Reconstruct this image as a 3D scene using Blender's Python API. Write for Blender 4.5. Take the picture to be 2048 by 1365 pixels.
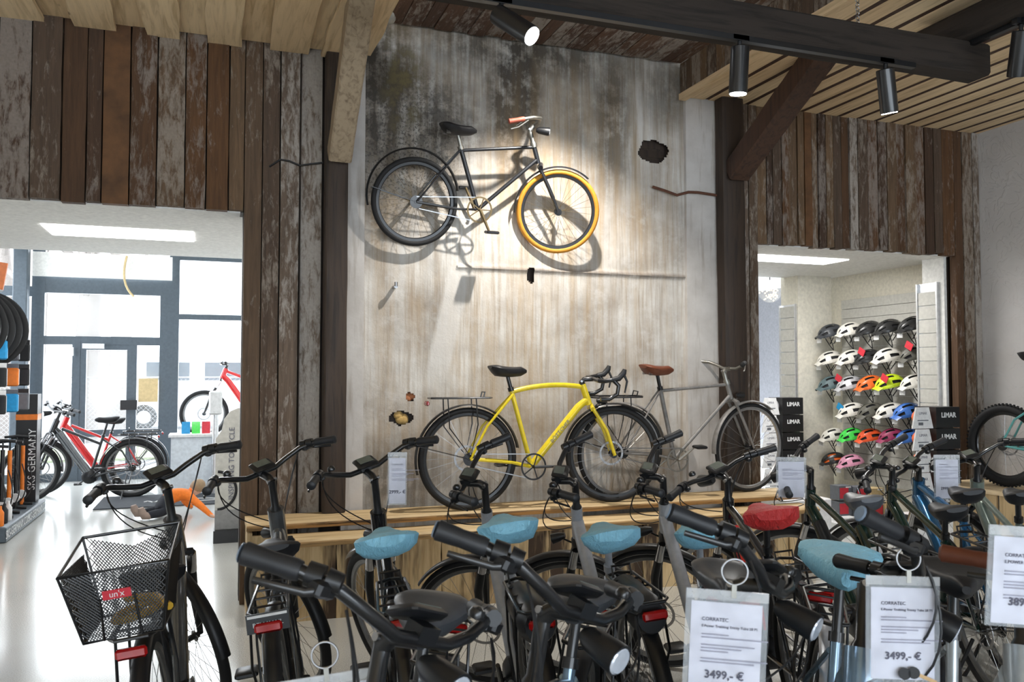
import bpy, bmesh, math, random
from mathutils import Matrix, Vector, noise
R_ = math.radians
random.seed(7)
scene = bpy.context.scene
col = scene.collection
for o in list(bpy.data.objects): bpy.data.objects.remove(o)

# ------------------------------------------------------------ camera, world, light, exposure
cam_d = bpy.data.cameras.new('camera'); cam = bpy.data.objects.new('camera', cam_d); col.objects.link(cam)
cam_d.sensor_width = 36; cam_d.lens = 1680 / 2048 * 36
cam_d.clip_start = .02; cam_d.clip_end = 400
cam_d.dof.use_dof = True; cam_d.dof.focus_distance = 5.6; cam_d.dof.aperture_fstop = 9
cam.location = (0, 0, 1.5); cam.rotation_euler = (R_(90) + math.atan(68 / 1680), 0, -R_(19.5))
scene.camera = cam
w = bpy.data.worlds.new('world'); scene.world = w; w.use_nodes = True
bg = w.node_tree.nodes['Background']; bg.inputs[0].default_value = (.86, .93, 1, 1); bg.inputs[1].default_value = 4.0
scene.view_settings.view_transform = 'Standard'; scene.view_settings.look = 'None'
scene.view_settings.gamma = 1; scene.view_settings.use_curve_mapping = False
scene.view_settings.exposure = 0.45
def area(name, loc, rot, sx, sy, power, colr):
    d = bpy.data.lights.new(name, 'AREA'); d.shape = 'RECTANGLE'; d.size = sx; d.size_y = sy; d.energy = power; d.color = colr
    o = bpy.data.objects.new(name, d); col.objects.link(o); o.location = loc; o.rotation_euler = rot
    return o
# daylight that comes in through the window bays (the openings behind the camera and the glass front of the hall)
area('window_daylight', (1.2, -4.9, 1.75), (R_(90), 0, 0), 8.0, 2.2, 75, (.66, .83, 1))
area('hall_daylight', (-1.0, 13.7, 1.9), (R_(-90), 0, 0), 3.6, 3.2, 210, (.9, .96, 1))

# ------------------------------------------------------------ materials
MT = {}
class NT:
    def __init__(s, name):
        s.m = bpy.data.materials.new(name); s.m.use_nodes = True; s.t = s.m.node_tree
        s.b = s.t.nodes['Principled BSDF']; MT[name] = s.m
    def n(s, typ, **kw):
        nd = s.t.nodes.new('ShaderNode' + typ)
        for k, v in kw.items():
            if k in ('ins',):
                for a, b in v.items(): s.put(nd.inputs[a], b)
            else: setattr(nd, k, v)
        return nd
    def put(s, inp, v):
        if isinstance(v, bpy.types.NodeSocket): s.t.links.new(v, inp)
        elif hasattr(inp, 'default_value'):
            if isinstance(v, (tuple, list)) and len(v) == 3 and len(inp.default_value) == 4: v = (*v, 1)
            inp.default_value = v
    def coord(s, scale=(1, 1, 1), rand=False):
        tc = s.n('TexCoord'); mp = s.n('Mapping'); s.put(mp.inputs['Vector'], tc.outputs['Object']); mp.inputs['Scale'].default_value = scale
        if rand:
            oi = s.n('ObjectInfo'); mu = s.n('Math', operation='MULTIPLY', ins={0: oi.outputs['Random'], 1: 37.0})
            cb = s.n('CombineXYZ', ins={0: mu.outputs[0], 1: mu.outputs[0], 2: mu.outputs[0]}); s.put(mp.inputs['Location'], cb.outputs[0])
        return mp.outputs[0]
    def noise(s, vec, scale, detail=4, rough=.55, dist=0):
        nd = s.n('TexNoise', ins={'Vector': vec, 'Scale': scale, 'Detail': detail, 'Roughness': rough, 'Distortion': dist}); return nd.outputs[0]
    def ramp(s, f, stops):
        r = s.n('ValToRGB'); s.put(r.inputs[0], f); e = r.color_ramp.elements
        while len(e) < len(stops): e.new(.5)
        for i, (p, c) in enumerate(stops): e[i].position = p; e[i].color = (*c, 1) if len(c) == 3 else c
        return r.outputs[0]
    def step(s, f, a, b): 
        return s.n('MapRange', ins={0: f, 1: a, 2: b, 3: 0.0, 4: 1.0}, clamp=True).outputs[0]
    def mix(s, f, a, b, mode='MIX'):
        m = s.n('MixRGB', blend_type=mode); s.put(m.inputs[0], f); s.put(m.inputs[1], a); s.put(m.inputs[2], b); return m.outputs[0]
    def math(s, op, a, b=0.0): return s.n('Math', operation=op, ins={0: a, 1: b}).outputs[0]
    def base(s, c): s.put(s.b.inputs['Base Color'], c)
    def set(s, **kw):
        for k, v in kw.items(): s.put(s.b.inputs[k.replace('_', ' ')], v)
    def bump(s, h, strength=.3, dist=.01):
        b = s.n('Bump', ins={'Height': h, 'Strength': strength, 'Distance': dist}); s.put(s.b.inputs['Normal'], b.outputs[0])
def simple(name, c, rough=.5, metal=0, var=.12, scale=30, coat=0, emit=None, es=0, alpha=None, trans=0):
    t = NT(name); v = t.coord(); f = t.noise(v, scale, 3)
    d = tuple(max(0, x * (1 - var)) for x in c); l = tuple(min(1, x * (1 + var)) for x in c)
    t.base(t.ramp(f, [(.3, d), (.7, l)])); t.set(Roughness=rough, Metallic=metal)
    if coat: t.set(Coat_Weight=coat, Coat_Roughness=.08)
    if emit: t.set(Emission_Color=emit, Emission_Strength=es)
    if alpha is not None: t.set(Alpha=alpha)
    if trans: t.set(Transmission_Weight=trans, IOR=1.3)
    return t.m
for n, c, r, m, k in [('rubber', (.009, .009, .01), .75, 0, 0), ('grip_rubber', (.016, .017, .02), .5, 0, 0), ('black_metal', (.012, .012, .013), .28, 0, .3), ('black_plastic', (.009, .0095, .011), .38, 0, 0),
    ('chrome', (.72, .72, .74), .18, 1, 0), ('steel', (.42, .42, .43), .35, 1, 0), ('dull_alloy', (.34, .33, .3), .42, 1, 0), ('spoke', (.3, .29, .27), .4, 1, 0), ('rim_grey', (.2, .2, .2), .4, .7, 0), ('dark_frame', (.014, .015, .018), .22, .2, .8),
    ('grey_gloss', (.15, .16, .17), .22, .6, .8), ('silver_frame', (.44, .46, .5), .35, .3, .3), ('silver_blue', (.2, .3, .4), .22, .6, .8), ('pale_silver', (.42, .46, .48), .3, .45, .5), ('yellow_frame', (.8, .62, .02), .3, 0, .5),
    ('red_frame', (.6, .012, .012), .25, .1, .8), ('green_dark', (.008, .028, .02), .15, .2, 1), ('blue_frame', (.035, .16, .34), .25, .6, .8), ('sage', (.2, .25, .22), .3, .4, .6), ('teal_frame', (.12, .42, .42), .3, .2, .6), ('lime', (.55, .72, .02), .35, 0, .4),
    ('vintage_grey', (.24, .23, .22), .5, .3, 0), ('old_black', (.016, .017, .02), .32, .1, .2), ('brown_leather', (.16, .045, .02), .5, 0, 0), ('red_grip', (.28, .06, .035), .5, 0, 0), ('pink_grip', (.62, .25, .18), .5, 0, 0), ('saddle_black', (.012, .012, .014), .5, 0, 0), ('saddle_grey', (.075, .082, .095), .36, 0, 0),
    ('orange_tyre', (.62, .27, .025), .65, 0, 0), ('tarnish', (.2, .15, .08), .5, .7, 0), ('tail_red', (.4, .006, .006), .2, 0, .6), ('white_plastic', (.75, .75, .75), .4, 0, 0), ('white_box', (.8, .8, .8), .6, 0, 0), ('black_box', (.012, .012, .013), .4, 0, 0),
    ('glass_lens', (.75, .8, .9), .1, .4, .8), ('screen', (.13, .15, .13), .2, 0, .8), ('blue_cover', (.27, .6, .86), .5, 0, 0), ('red_cover', (.55, .03, .03), .5, 0, 0), ('paper', (.74, .74, .84), .7, 0, 0), ('ink', (.12, .12, .16), .8, 0, 0), ('key_brass', (.45, .3, .16), .4, .8, 0),
    ('anthracite', (.075, .095, .115), .4, .2, 0), ('white_wall', (.78, .77, .74), .8, 0, 0), ('cream_wall', (.72, .68, .58), .85, 0, 0), ('grey_wall', (.42, .43, .47), .85, 0, 0), ('slat', (.5, .49, .45), .6, 0, 0), ('alu', (.75, .76, .78), .3, .8, 0), ('counter_white', (.72, .78, .84), .5, 0, 0), ('mat_black', (.05, .055, .065), .9, 0, 0),
    ('h_white', (.78, .75, .68), .4, 0, .3), ('h_black', (.02, .02, .02), .35, 0, .3), ('h_char', (.05, .055, .065), .45, 0, .2), ('h_olive', (.11, .105, .085), .5, 0, 0), ('h_silver', (.55, .55, .57), .35, .2, .3), ('h_slate', (.1, .15, .16), .5, 0, 0), ('h_orange', (.85, .15, .02), .4, 0, .3), ('h_lime', (.62, .8, .02), .4, 0, .3), ('h_green', (.06, .7, .08), .4, 0, .3), ('h_red', (.85, .1, .02), .4, 0, .3), ('h_magenta', (.33, .03, .1), .45, 0, .2), ('h_pink', (.8, .35, .5), .4, 0, .3), ('h_blue', (.05, .18, .6), .4, 0, .3), ('liner', (.02, .02, .022), .8, 0, 0),
    ('label_red', (.62, .03, .05), .5, 0, 0), ('label_blue', (.02, .3, .62), .5, 0, 0), ('box_grey', (.13, .14, .16), .5, 0, 0), ('carton', (.55, .42, .22), .7, 0, 0), ('orange_plastic', (.8, .2, .02), .4, 0, 0), ('banner_orange', (.75, .22, .08), .6, 0, 0), ('skin', (.62, .36, .25), .6, 0, 0), ('shirt_orange', (.85, .2, .02), .8, 0, 0), ('trousers', (.015, .017, .025), .85, 0, 0), ('hair', (.32, .22, .13), .7, 0, 0), ('shoe', (.32, .24, .2), .8, 0, 0),
    ('brick', (.42, .16, .07), .9, 0, 0), ('foam_yellow', (.55, .36, .13), .9, 0, 0), ('bark_tree', (.3, .27, .25), .9, 0, 0), ('van_white', (.75, .78, .8), .4, 0, 0), ('road', (.35, .36, .38), .9, 0, 0), ('grass_out', (.3, .34, .2), .9, 0, 0), ('wire_rust', (.12, .05, .03), .9, 0, 0), ('olive_glass', (.6, .5, .2), .2, 0, .5), ('yellow_lock', (.7, .4, .02), .5, 0, 0), ('granite', (.25, .25, .25), .8, 0, 0), ('grip_cap_skylit', (.2, .27, .37), .4, 0, .2), ('print_grey', (.36, .36, .44), .8, 0, 0)]:
    simple(n, c, r, m, coat=k, var=.18 if 'vintage' in n or 'tarnish' in n else .1)
simple('lens_on', (1, 1, 1), .3, emit=(.95, .98, 1), es=30)
simple('panel_on', (1, 1, 1), .4, emit=(1, 1, 1), es=5)
simple('bulb_warm', (1, .9, .7), .4, emit=(1, .68, .32), es=4)
simple('clear_plastic', (.9, .93, .97), .12, alpha=.28)
simple('frost_plastic', (.8, .85, .92), .2, alpha=.22)
simple('clear_glass', (.9, .96, 1), .03, alpha=.1)
simple('dusty_glass', (.45, .42, .36), .3, alpha=.75)

for n_, c_ in (('blue_cover', (.34, .76, 1.0)), ('red_cover', (.62, .03, .03))):
    t = NT(n_); v = t.coord(); f = t.noise(t.coord((28, 28, 14)), 1.2, 4, .6, 2.5); t.base(t.ramp(t.noise(v, 20, 3), [(.3, tuple(x * .88 for x in c_)), (.7, c_)])); t.set(Roughness=.45); t.bump(f, .9, .012)
def wood_mat(name, axis, dark, light, ring=(.5, .35, .2), knots=True, rough=.65):
    t = NT(name); sc = [9, 9, 9]; sc[axis] = .7
    v = t.coord(tuple(sc), True); f = t.noise(v, 3.2, 5, .6, .8)
    c = t.ramp(f, [(.28, dark), (.52, light), (.75, tuple(x * 1.1 for x in light))])
    oi = t.n('ObjectInfo'); c = t.mix(t.math('MULTIPLY', oi.outputs['Random'], .35), c, ring, 'MULTIPLY')
    if knots:
        sk = [3.5, 3.5, 3.5]; sk[axis] = 1.6
        k = t.n('TexVoronoi', ins={'Vector': t.coord(tuple(sk), True), 'Scale': 1.3}); c = t.mix(t.step(k.outputs[0], .085, .03), c, (.13, .06, .03))
    t.base(c); t.set(Roughness=rough); t.bump(f, .25, .004); return t.m
wood_mat('pine_y', 1, (.58, .42, .23), (.84, .66, .42)); wood_mat('pine_x', 0, (.4, .27, .13), (.66, .5, .28)); wood_mat('pine_z', 2, (.4, .28, .14), (.64, .49, .28))
wood_mat('beam_x', 0, (.007, .005, .004), (.03, .022, .017), knots=False, rough=.9); wood_mat('beam_y', 1, (.007, .005, .004), (.028, .02, .015), knots=False, rough=.9); wood_mat('post_dark', 2, (.01, .007, .005), (.045, .028, .018), knots=False)
wood_mat('brace_brown', 2, (.018, .009, .006), (.065, .03, .017), knots=False); wood_mat('brace_pale', 2, (.2, .15, .1), (.42, .34, .24), knots=False)
wood_mat('bark_edge', 0, (.05, .03, .018), (.45, .28, .12), knots=False)
def old_plank(name, axis, woods, paint, amount, hi):
    """weathered board: brown wood under flaking pale paint"""
    t = NT(name); sc = [16, 16, 16]; sc[axis] = 1.1
    g = t.noise(t.coord(tuple(sc), True), 2.6, 6, .65, .6)
    oi = t.n('ObjectInfo'); rnd = oi.outputs['Random']
    wd = t.mix(t.step(rnd, .2, .8), woods[0], woods[1]); c = t.mix(t.step(g, .3, .7), t.mix(.7, wd, (.3, .3, .3), 'MULTIPLY'), wd)
    sp = [20, 20, 20]; sp[axis] = 5.5
    p = t.noise(t.coord(tuple(sp), True), 1.5, 8, .72, .4)
    big = [1.6, 1.6, 1.6]; big[axis] = .8; q = t.noise(t.coord(tuple(big), True), 1.4, 3)
    r2 = t.math('FRACT', t.math('MULTIPLY', rnd, 13.7))
    th = t.math('ADD', t.math('MULTIPLY', r2, .24), t.math('MULTIPLY', q, .6)); lev = t.math('ADD', p, t.math('SUBTRACT', th, amount))
    pm = t.step(lev, .47, .62); c = t.mix(t.math('MULTIPLY', pm, hi), c, t.mix(t.noise(t.coord((30, 30, 30)), 2, 2), paint, tuple(x * .6 for x in paint)))
    t.base(c); t.set(Roughness=.8); t.bump(t.math('ADD', g, t.math('MULTIPLY', pm, .5)), .5, .006); return t.m
old_plank('plank_brown', 2, [(.075, .04, .022), (.135, .062, .022)], (.36, .31, .27), .47, .7)
old_plank('plank_mixed', 2, [(.11, .07, .045), (.19, .115, .06)], (.4, .34, .28), .45, .75)
old_plank('plank_pale', 2, [(.17, .12, .085), (.25, .19, .14)], (.5, .45, .4), .33, .85)
old_plank('plank_soffit', 1, [(.11, .06, .04), (.16, .085, .05)], (.42, .38, .34), .42, .8)
simple('plank_orange', (.3, .15, .05), .75, var=.3, scale=8)
def plaster():
    t = NT('plaster_stained'); v = t.coord(); sx = t.n('SeparateXYZ'); t.put(sx.inputs[0], v); X, Z = sx.outputs[0], sx.outputs[2]
    n1 = t.noise(v, 1.6, 6, .62); n2 = t.noise(v, 7, 6, .7); st = t.noise(t.coord((9, 1, .55)), 1.5, 6, .7); st2 = t.noise(t.coord((26, 1, 1.2)), 1.3, 4, .6); fine = t.noise(v, 55, 3, .7)
    c = t.ramp(n1, [(.32, (.3, .265, .225)), (.5, (.52, .49, .45)), (.66, (.68, .66, .62))])
    c = t.mix(t.math('MULTIPLY', t.step(st, .44, .68), .62), c, (.42, .31, .19))
    c = t.mix(t.math('MULTIPLY', t.step(st2, .46, .7), .6), c, (.27, .2, .13))
    c = t.mix(t.math('MULTIPLY', t.step(n2, .52, .7), .45), c, (.66, .65, .63))
    def blob(x, z, rx, rz):
        a = t.math('DIVIDE', t.math('SUBTRACT', X, x), rx); b = t.math('DIVIDE', t.math('SUBTRACT', Z, z), rz)
        d = t.math('ADD', t.math('MULTIPLY', a, a), t.math('MULTIPLY', b, b)); return t.step(d, 1.0, 0.0)
    dark = None
    for x, z, rx, rz, s in [(1.1, 3.55, .42, .75, 1.25), (1.45, 3.35, .55, .5, .9), (2.1, 3.6, .3, .85, 1.35), (2.2, 3.95, 1.3, .3, .9), (2.9, 3.5, .24, .85, .85), (1.75, 3.3, .3, .28, .8), (2.6, 3.3, .35, .6, .5), (3.4, 3.8, .3, .4, .6), (1.5, 1.95, .16, .9, .3), (1.2, .75, .6, .35, .7), (2.2, .68, 1.3, .18, .5)]:
        m = t.math('MULTIPLY', blob(x, z, rx, rz), s); dark = m if dark is None else t.math('MAXIMUM', dark, m)
    dk = t.math('MULTIPLY', dark, t.step(t.math('ADD', t.math('MULTIPLY', st, .45), t.math('MULTIPLY', n2, .65)), .38, .6))
    c = t.mix(t.math('MINIMUM', dk, .93), c, (.045, .038, .03))
    spk = t.math('MULTIPLY', blob(1.25, 3.15, .55, .7), t.step(fine, .52, .58)); c = t.mix(t.math('MULTIPLY', spk, .75), c, (.05, .045, .04))
    moss = t.math('MULTIPLY', blob(1.25, 3.6, .2, .5), t.step(n2, .45, .6)); c = t.mix(t.math('MULTIPLY', moss, .6), c, (.2, .16, .06))
    tan = t.math('MULTIPLY', t.math('MAXIMUM', blob(2.5, 3.1, .9, .9), blob(2.2, 1.6, .75, .8)), t.step(st, .35, .65)); c = t.mix(t.math('MULTIPLY', tan, .5), c, (.42, .29, .15))
    # pale diagonal smear
    L = t.math('ADD', t.math('SUBTRACT', X, 1.62), t.math('MULTIPLY', t.math('SUBTRACT', Z, 2.0), -.22)); sm = t.math('MULTIPLY', t.step(t.math('ABSOLUTE', L), .1, .07), t.math('MULTIPLY', t.step(Z, 2.32, 2.25), t.step(Z, 1.35, 1.6)))
    c = t.mix(t.math('MULTIPLY', sm, .7), c, (.62, .6, .57))
    ln = t.math('MULTIPLY', t.step(t.math('ABSOLUTE', t.math('SUBTRACT', Z, t.math('ADD', 2.26, t.math('MULTIPLY', n2, .05)))), .03, .004), t.step(X, 1.6, 1.9)); c = t.mix(t.math('MULTIPLY', ln, .6), c, (.12, .09, .07))
    t.base(c); t.set(Roughness=.85); t.bump(t.math('ADD', n2, t.math('MULTIPLY', fine, .5)), .35, .012)
plaster()
t = NT('plaster_white'); v = t.coord(); f = t.noise(v, 3, 5, .6); t.base(t.mix(t.step(t.noise(t.coord((12, 1, 1.2)), 1.5, 5), .55, .8), t.ramp(f, [(.3, (.46, .43, .4)), (.65, (.62, .59, .56))]), (.3, .25, .2))); t.set(Roughness=.85); t.bump(t.noise(v, 9, 5), .4, .01)
t = NT('trowel_wall'); v = t.coord(); f = t.noise(v, 4.5, 2, .4, 3.5); t.base(t.ramp(t.noise(v, 2, 3), [(.3, (.56, .54, .53)), (.7, (.64, .62, .61))])); t.set(Roughness=.8); t.bump(t.step(f, .5, .56), .3, .006)
t = NT('floor_terrazzo'); v = t.coord(); f = t.noise(v, 160, 2, .6); t.base(t.mix(t.step(t.noise(v, 1.1, 3), .3, .7), t.ramp(f, [(.38, (.3, .3, .285)), (.5, (.46, .46, .435)), (.62, (.56, .56, .53))]), (.5, .5, .47))); t.set(Roughness=.22, Coat_Weight=.4, Coat_Roughness=.12)
def board_front():
    t = NT('slab_front'); v = t.coord((14, 14, 1.0), True); f = t.noise(v, 2.2, 5, .6, .6); q = t.noise(t.coord((5, 5, .8), True), 1.2, 4, .6)
    c = t.ramp(f, [(.3, (.45, .3, .15)), (.55, (.66, .5, .28)), (.75, (.74, .58, .36))]); t.base(t.mix(t.step(q, .5, .6), c, (.06, .035, .02))); t.set(Roughness=.7); t.bump(f, .2, .004)
board_front()

# ------------------------------------------------------------ mesh builder and naming helpers
WORLD = {}
def empty(name, loc=(0, 0, 0), rot=(0, 0, 0)):
    o = bpy.data.objects.new(name, None); col.objects.link(o); o.location = loc; o.rotation_euler = rot; o.empty_display_size = .1; return o
def tag(o, label, cat, group=None, kind=None):
    if label: o['label'] = label
    if cat: o['category'] = cat
    if group: o['group'] = group
    if kind: o['kind'] = kind
    return o
def wthing(name, loc, label, cat, group=None):
    o = empty(name, loc); WORLD[o.name] = Vector(loc); return tag(o, label, cat, group)
def frame_of(d, up=Vector((0, 0, 1))):
    d = Vector(d).normalized(); a = up.cross(d)
    if a.length < 1e-4: a = Vector((1, 0, 0)).cross(d)
    a.normalize(); return a, d.cross(a)
class MB:
    def __init__(s, M=None): s.v = []; s.f = []; s.M = M or Matrix()
    def add(s, vs, fs, M=None):
        M = s.M @ M if M else s.M; k = len(s.v); s.v += [M @ Vector(p) for p in vs]; s.f += [tuple(i + k for i in q) for q in fs]; return s
    def tube(s, pts, r, n=8, closed=False, flat=1.0, caps=True):
        pts = [Vector(p) for p in pts]; N = len(pts); rs = r if isinstance(r, (list, tuple)) else [r] * N; vs = []; fs = []; a = None
        for i, p in enumerate(pts):
            d = (pts[(i + 1) % N] - pts[i - 1]) if closed else (pts[min(i + 1, N - 1)] - pts[max(i - 1, 0)])
            d.normalize()
            if a is None: a, b = frame_of(d)
            else:
                a = a - d * a.dot(d)
                if a.length < 1e-5: a, b = frame_of(d)
                a.normalize(); b = d.cross(a)
            for j in range(n):
                t = 2 * math.pi * (j + .5) / n; vs.append(p + a * math.cos(t) * rs[i] * flat + b * math.sin(t) * rs[i])
        for i in range(N if closed else N - 1):
            for j in range(n): fs.append((i * n + j, i * n + (j + 1) % n, (i + 1) % N * n + (j + 1) % n, (i + 1) % N * n + j))
        if caps and not closed: fs.append(tuple(range(n - 1, -1, -1))); fs.append(tuple((N - 1) * n + j for j in range(n)))
        return s.add(vs, fs)
    def box(s, c, d, M=None, taper=1.0):
        x, y, z = (k / 2 for k in d); vs = [(sx * x * (taper if sz > 0 else 1), sy * y * (taper if sz > 0 else 1), sz * z) for sz in (-1, 1) for sy in (-1, 1) for sx in (-1, 1)]
        T = Matrix.Translation(c); T = T @ M if M else T
        return s.add(vs, [(0, 2, 3, 1), (4, 5, 7, 6), (0, 1, 5, 4), (2, 6, 7, 3), (0, 4, 6, 2), (1, 3, 7, 5)], T)
    def bevbox(s, c, d, b=.01, M=None):
        x, y, z = (k / 2 for k in d); vs = []; fs = []
        def ring(px, py, pz):
            k = len(vs); q = b
            for a, e in [(px, py - q), (px - q, py), (-px + q, py), (-px, py - q), (-px, -py + q), (-px + q, -py), (px - q, -py), (px, -py + q)]: vs.append((a, e, pz))
            return k
        ks = [ring(x - b, y - b, -z), ring(x, y, -z + b), ring(x, y, z - b), ring(x - b, y - b, z)]
        for a, e in zip(ks, ks[1:]):
            for j in range(8): fs.append((a + j, a + (j + 1) % 8, e + (j + 1) % 8, e + j))
        fs.append(tuple(ks[0] + j for j in range(7, -1, -1))); fs.append(tuple(ks[3] + j for j in range(8)))
        T = Matrix.Translation(c); return s.add(vs, fs, T @ M if M else T)
    def lathe(s, prof, n=16, M=None):
        vs = []; fs = []
        for r, z in prof:
            for j in range(n): t = 2 * math.pi * j / n; vs.append((r * math.cos(t), r * math.sin(t), z))
        for i in range(len(prof) - 1):
            for j in range(n): fs.append((i * n + j, i * n + (j + 1) % n, (i + 1) * n + (j + 1) % n, (i + 1) * n + j))
        fs.append(tuple(range(n - 1, -1, -1))); fs.append(tuple((len(prof) - 1) * n + j for j in range(n)))
        return s.add(vs, fs, M)
    def cyl(s, p, q, r, n=12, r2=None): return s.tube([p, q], [r, r2 if r2 is not None else r], n)
    def torus(s, R, r, nu=48, nv=10, M=None, ry=None, a0=0, a1=2 * math.pi):
        """ring in the local xz plane around y"""
        vs = []; fs = []; ry = ry or r; cl = abs(a1 - a0 - 2 * math.pi) < 1e-6; N = nu if cl else nu + 1
        for i in range(N):
            t = a0 + (a1 - a0) * i / nu
            for j in range(nv): q = 2 * math.pi * j / nv; rr = R + r * math.cos(q); vs.append((rr * math.cos(t), ry * math.sin(q), rr * math.sin(t)))
        for i in range(nu):
            for j in range(nv): fs.append((i * nv + j, (i + 1) % N * nv + j, (i + 1) % N * nv + (j + 1) % nv, i * nv + (j + 1) % nv))
        return s.add(vs, fs, M)
    def arc(s, R, a0, a1, prof, nu=24, M=None, closed=True):
        """sweep a (dr, y) profile along an arc in the xz plane"""
        vs = []; fs = []; n = len(prof)
        for i in range(nu + 1):
            t = a0 + (a1 - a0) * i / nu
            for dr, y in prof: vs.append(((R + dr) * math.cos(t), y, (R + dr) * math.sin(t)))
        for i in range(nu):
            for j in range(n if closed else n - 1): fs.append((i * n + j, (i + 1) * n + j, (i + 1) * n + (j + 1) % n, i * n + (j + 1) % n))
        return s.add(vs, fs, M)
    def ball(s, c, r, n=12, m=8, sc=(1, 1, 1), M=None):
        vs = [(0, 0, -r * sc[2])]; fs = []
        for i in range(1, m):
            p = math.pi * i / m - math.pi / 2
            for j in range(n): t = 2 * math.pi * j / n; vs.append((r * sc[0] * math.cos(p) * math.cos(t), r * sc[1] * math.cos(p) * math.sin(t), r * sc[2] * math.sin(p)))
        vs.append((0, 0, r * sc[2])); L = len(vs) - 1
        for j in range(n): fs.append((0, 1 + (j + 1) % n, 1 + j)); fs.append((L, L - n + j, L - n + (j + 1) % n))
        for i in range(m - 2):
            for j in range(n): fs.append((1 + i * n + j, 1 + i * n + (j + 1) % n, 1 + (i + 1) * n + (j + 1) % n, 1 + (i + 1) * n + j))
        T = Matrix.Translation(c); return s.add(vs, fs, T @ M if M else T)
    def prism(s, poly, d, M=None):
        """extrude a polygon (x, z) along +y by d"""
        n = len(poly); vs = [(x, 0, z) for x, z in poly] + [(x, d, z) for x, z in poly]
        fs = [tuple(range(n)), tuple(range(2 * n - 1, n - 1, -1))] + [((i + 1) % n, i, n + i, n + (i + 1) % n) for i in range(n)]
        return s.add(vs, fs, M)
    def grid(s, rows):
        n = len(rows[0]); return s.add([p for r in rows for p in r], [(i * n + j, i * n + j + 1, (i + 1) * n + j + 1, (i + 1) * n + j) for i in range(len(rows) - 1) for j in range(n - 1)])
    def mesh(s, name, smooth=True):
        me = bpy.data.meshes.new(name); me.from_pydata(s.v, [], s.f); me.validate()
        if smooth: me.shade_smooth(); me.set_sharp_from_angle(angle=.7)
        return me
    def build(s, name, mat, parent=None, smooth=True, label=None):
        me = s.mesh(name, smooth); me.materials.append(MT[mat]); o = bpy.data.objects.new(name, me); col.objects.link(o)
        if parent:
            o.parent = parent
            if parent.name in WORLD: o.matrix_parent_inverse = Matrix.Translation(-WORLD[parent.name])
            elif parent.parent and parent.parent.name in WORLD: pass
        if label: o['label'] = label
        return o
def struct(o): o['kind'] = 'structure'; return o
def text(s_, size, M, mat, parent, name='lettering', extrude=.0004, align='CENTER', bold=0):
    cu = bpy.data.curves.new('t', 'FONT'); cu.body = s_; cu.size = size; cu.extrude = extrude; cu.align_x = align; cu.align_y = 'CENTER'; cu.offset = bold; cu.resolution_u = 2
    ob = bpy.data.objects.new('t', cu); me = bpy.data.meshes.new_from_object(ob); me.transform(M); bpy.data.objects.remove(ob)
    me.materials.clear(); me.materials.append(MT[mat]); o = bpy.data.objects.new(name, me); col.objects.link(o); o.parent = parent
    if parent.name in WORLD: o.matrix_parent_inverse = Matrix.Translation(-WORLD[parent.name])
    return o
def TXY(loc, rz=0, rx=90): return Matrix.Translation(loc) @ Matrix.Rotation(R_(rz), 4, 'Z') @ Matrix.Rotation(R_(rx), 4, 'X')
YW = 5.85; ZC = 3.74

# ------------------------------------------------------------ room shell
struct(MB().box((1.2, 4.0, -.05), (11.4, 22, .1)).build('floor', 'floor_terrazzo'))
core = MB()
for x0, x1, z0, z1 in [(-4, .17, 2.6, 4.1), (.17, 4.21, 0, 4.15), (4.21, 6.34, 2.6, 4.1), (6.34, 6.75, 0, 4.1)]:
    core.box(((x0 + x1) / 2, YW + .17, (z0 + z1) / 2), (x1 - x0, .18, z1 - z0))
wall = struct(core.build('wall_back', 'post_dark'))
MB().box((-1.9, YW + .17, 2.592), (4.1, .26, .012)).build('lintel_soffit', 'white_wall', wall); MB().box((5.275, YW + .17, 2.592), (2.13, .26, .012)).build('lintel_soffit', 'white_wall', wall)
MB().box((6.325, YW + .2, 1.3), (.03, .25, 2.6)).build('jamb_lining', 'white_wall', wall)
def plank(x0, x1, z0, z1, mat, y=YW, th=.028):
    """a vertical board with slightly wavy edges"""
    b = MB(); n = 7; L = []; Rr = []; g = .0022
    for i in range(n):
        z = z0 + (z1 - z0) * i / (n - 1); L.append((x0 + g + random.uniform(0, .004), z)); Rr.append((x1 - g - random.uniform(0, .004), z))
    b.prism(L + Rr[::-1], th + .04, Matrix.Translation((0, y - th + random.uniform(-.008, .008), 0))); return b.build('plank', mat, wall, smooth=False)
Lx = [-1.42, -1.27, -1.09, -.92, -.78, -.69, -.53, -.37, -.2, -.07, .07, .17]
Lm = ['plank_brown', 'plank_brown', 'plank_mixed', 'plank_brown', 'plank_brown', 'plank_orange', 'plank_brown', 'plank_mixed', 'plank_brown', 'plank_brown', 'plank_mixed']
x = -1.42
while x > -3.2: plank(x - .16, x, 2.6, ZC + .02, 'plank_brown'); x -= .16
simple('plank_chestnut', (.12, .055, .02), .75, var=.35, scale=9)
for i in range(11): plank(Lx[i], Lx[i + 1], 2.6 - random.uniform(0, .02), ZC + .02, 'plank_chestnut' if Lm[i] == 'plank_orange' else Lm[i])
for x0, x1, m in [(.17, .285, 'plank_mixed'), (.285, .4, 'plank_mixed'), (.4, .53, 'plank_pale'), (.53, .68, 'plank_pale')]: plank(x0, x1, 0, ZC + .02, m)
MB().box((.535, YW - .02, 1.9), (.006, .05, 3.7)).build('batten', 'post_dark', wall)
Rx = [4.045, 4.125, 4.215, 4.31, 4.37, 4.46, 4.53, 4.62, 4.69, 4.77, 4.83, 4.91, 4.99, 5.08, 5.16, 5.25, 5.36, 5.47, 5.57, 5.68, 5.78, 5.9, 6.0, 6.1, 6.2, 6.345]
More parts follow.
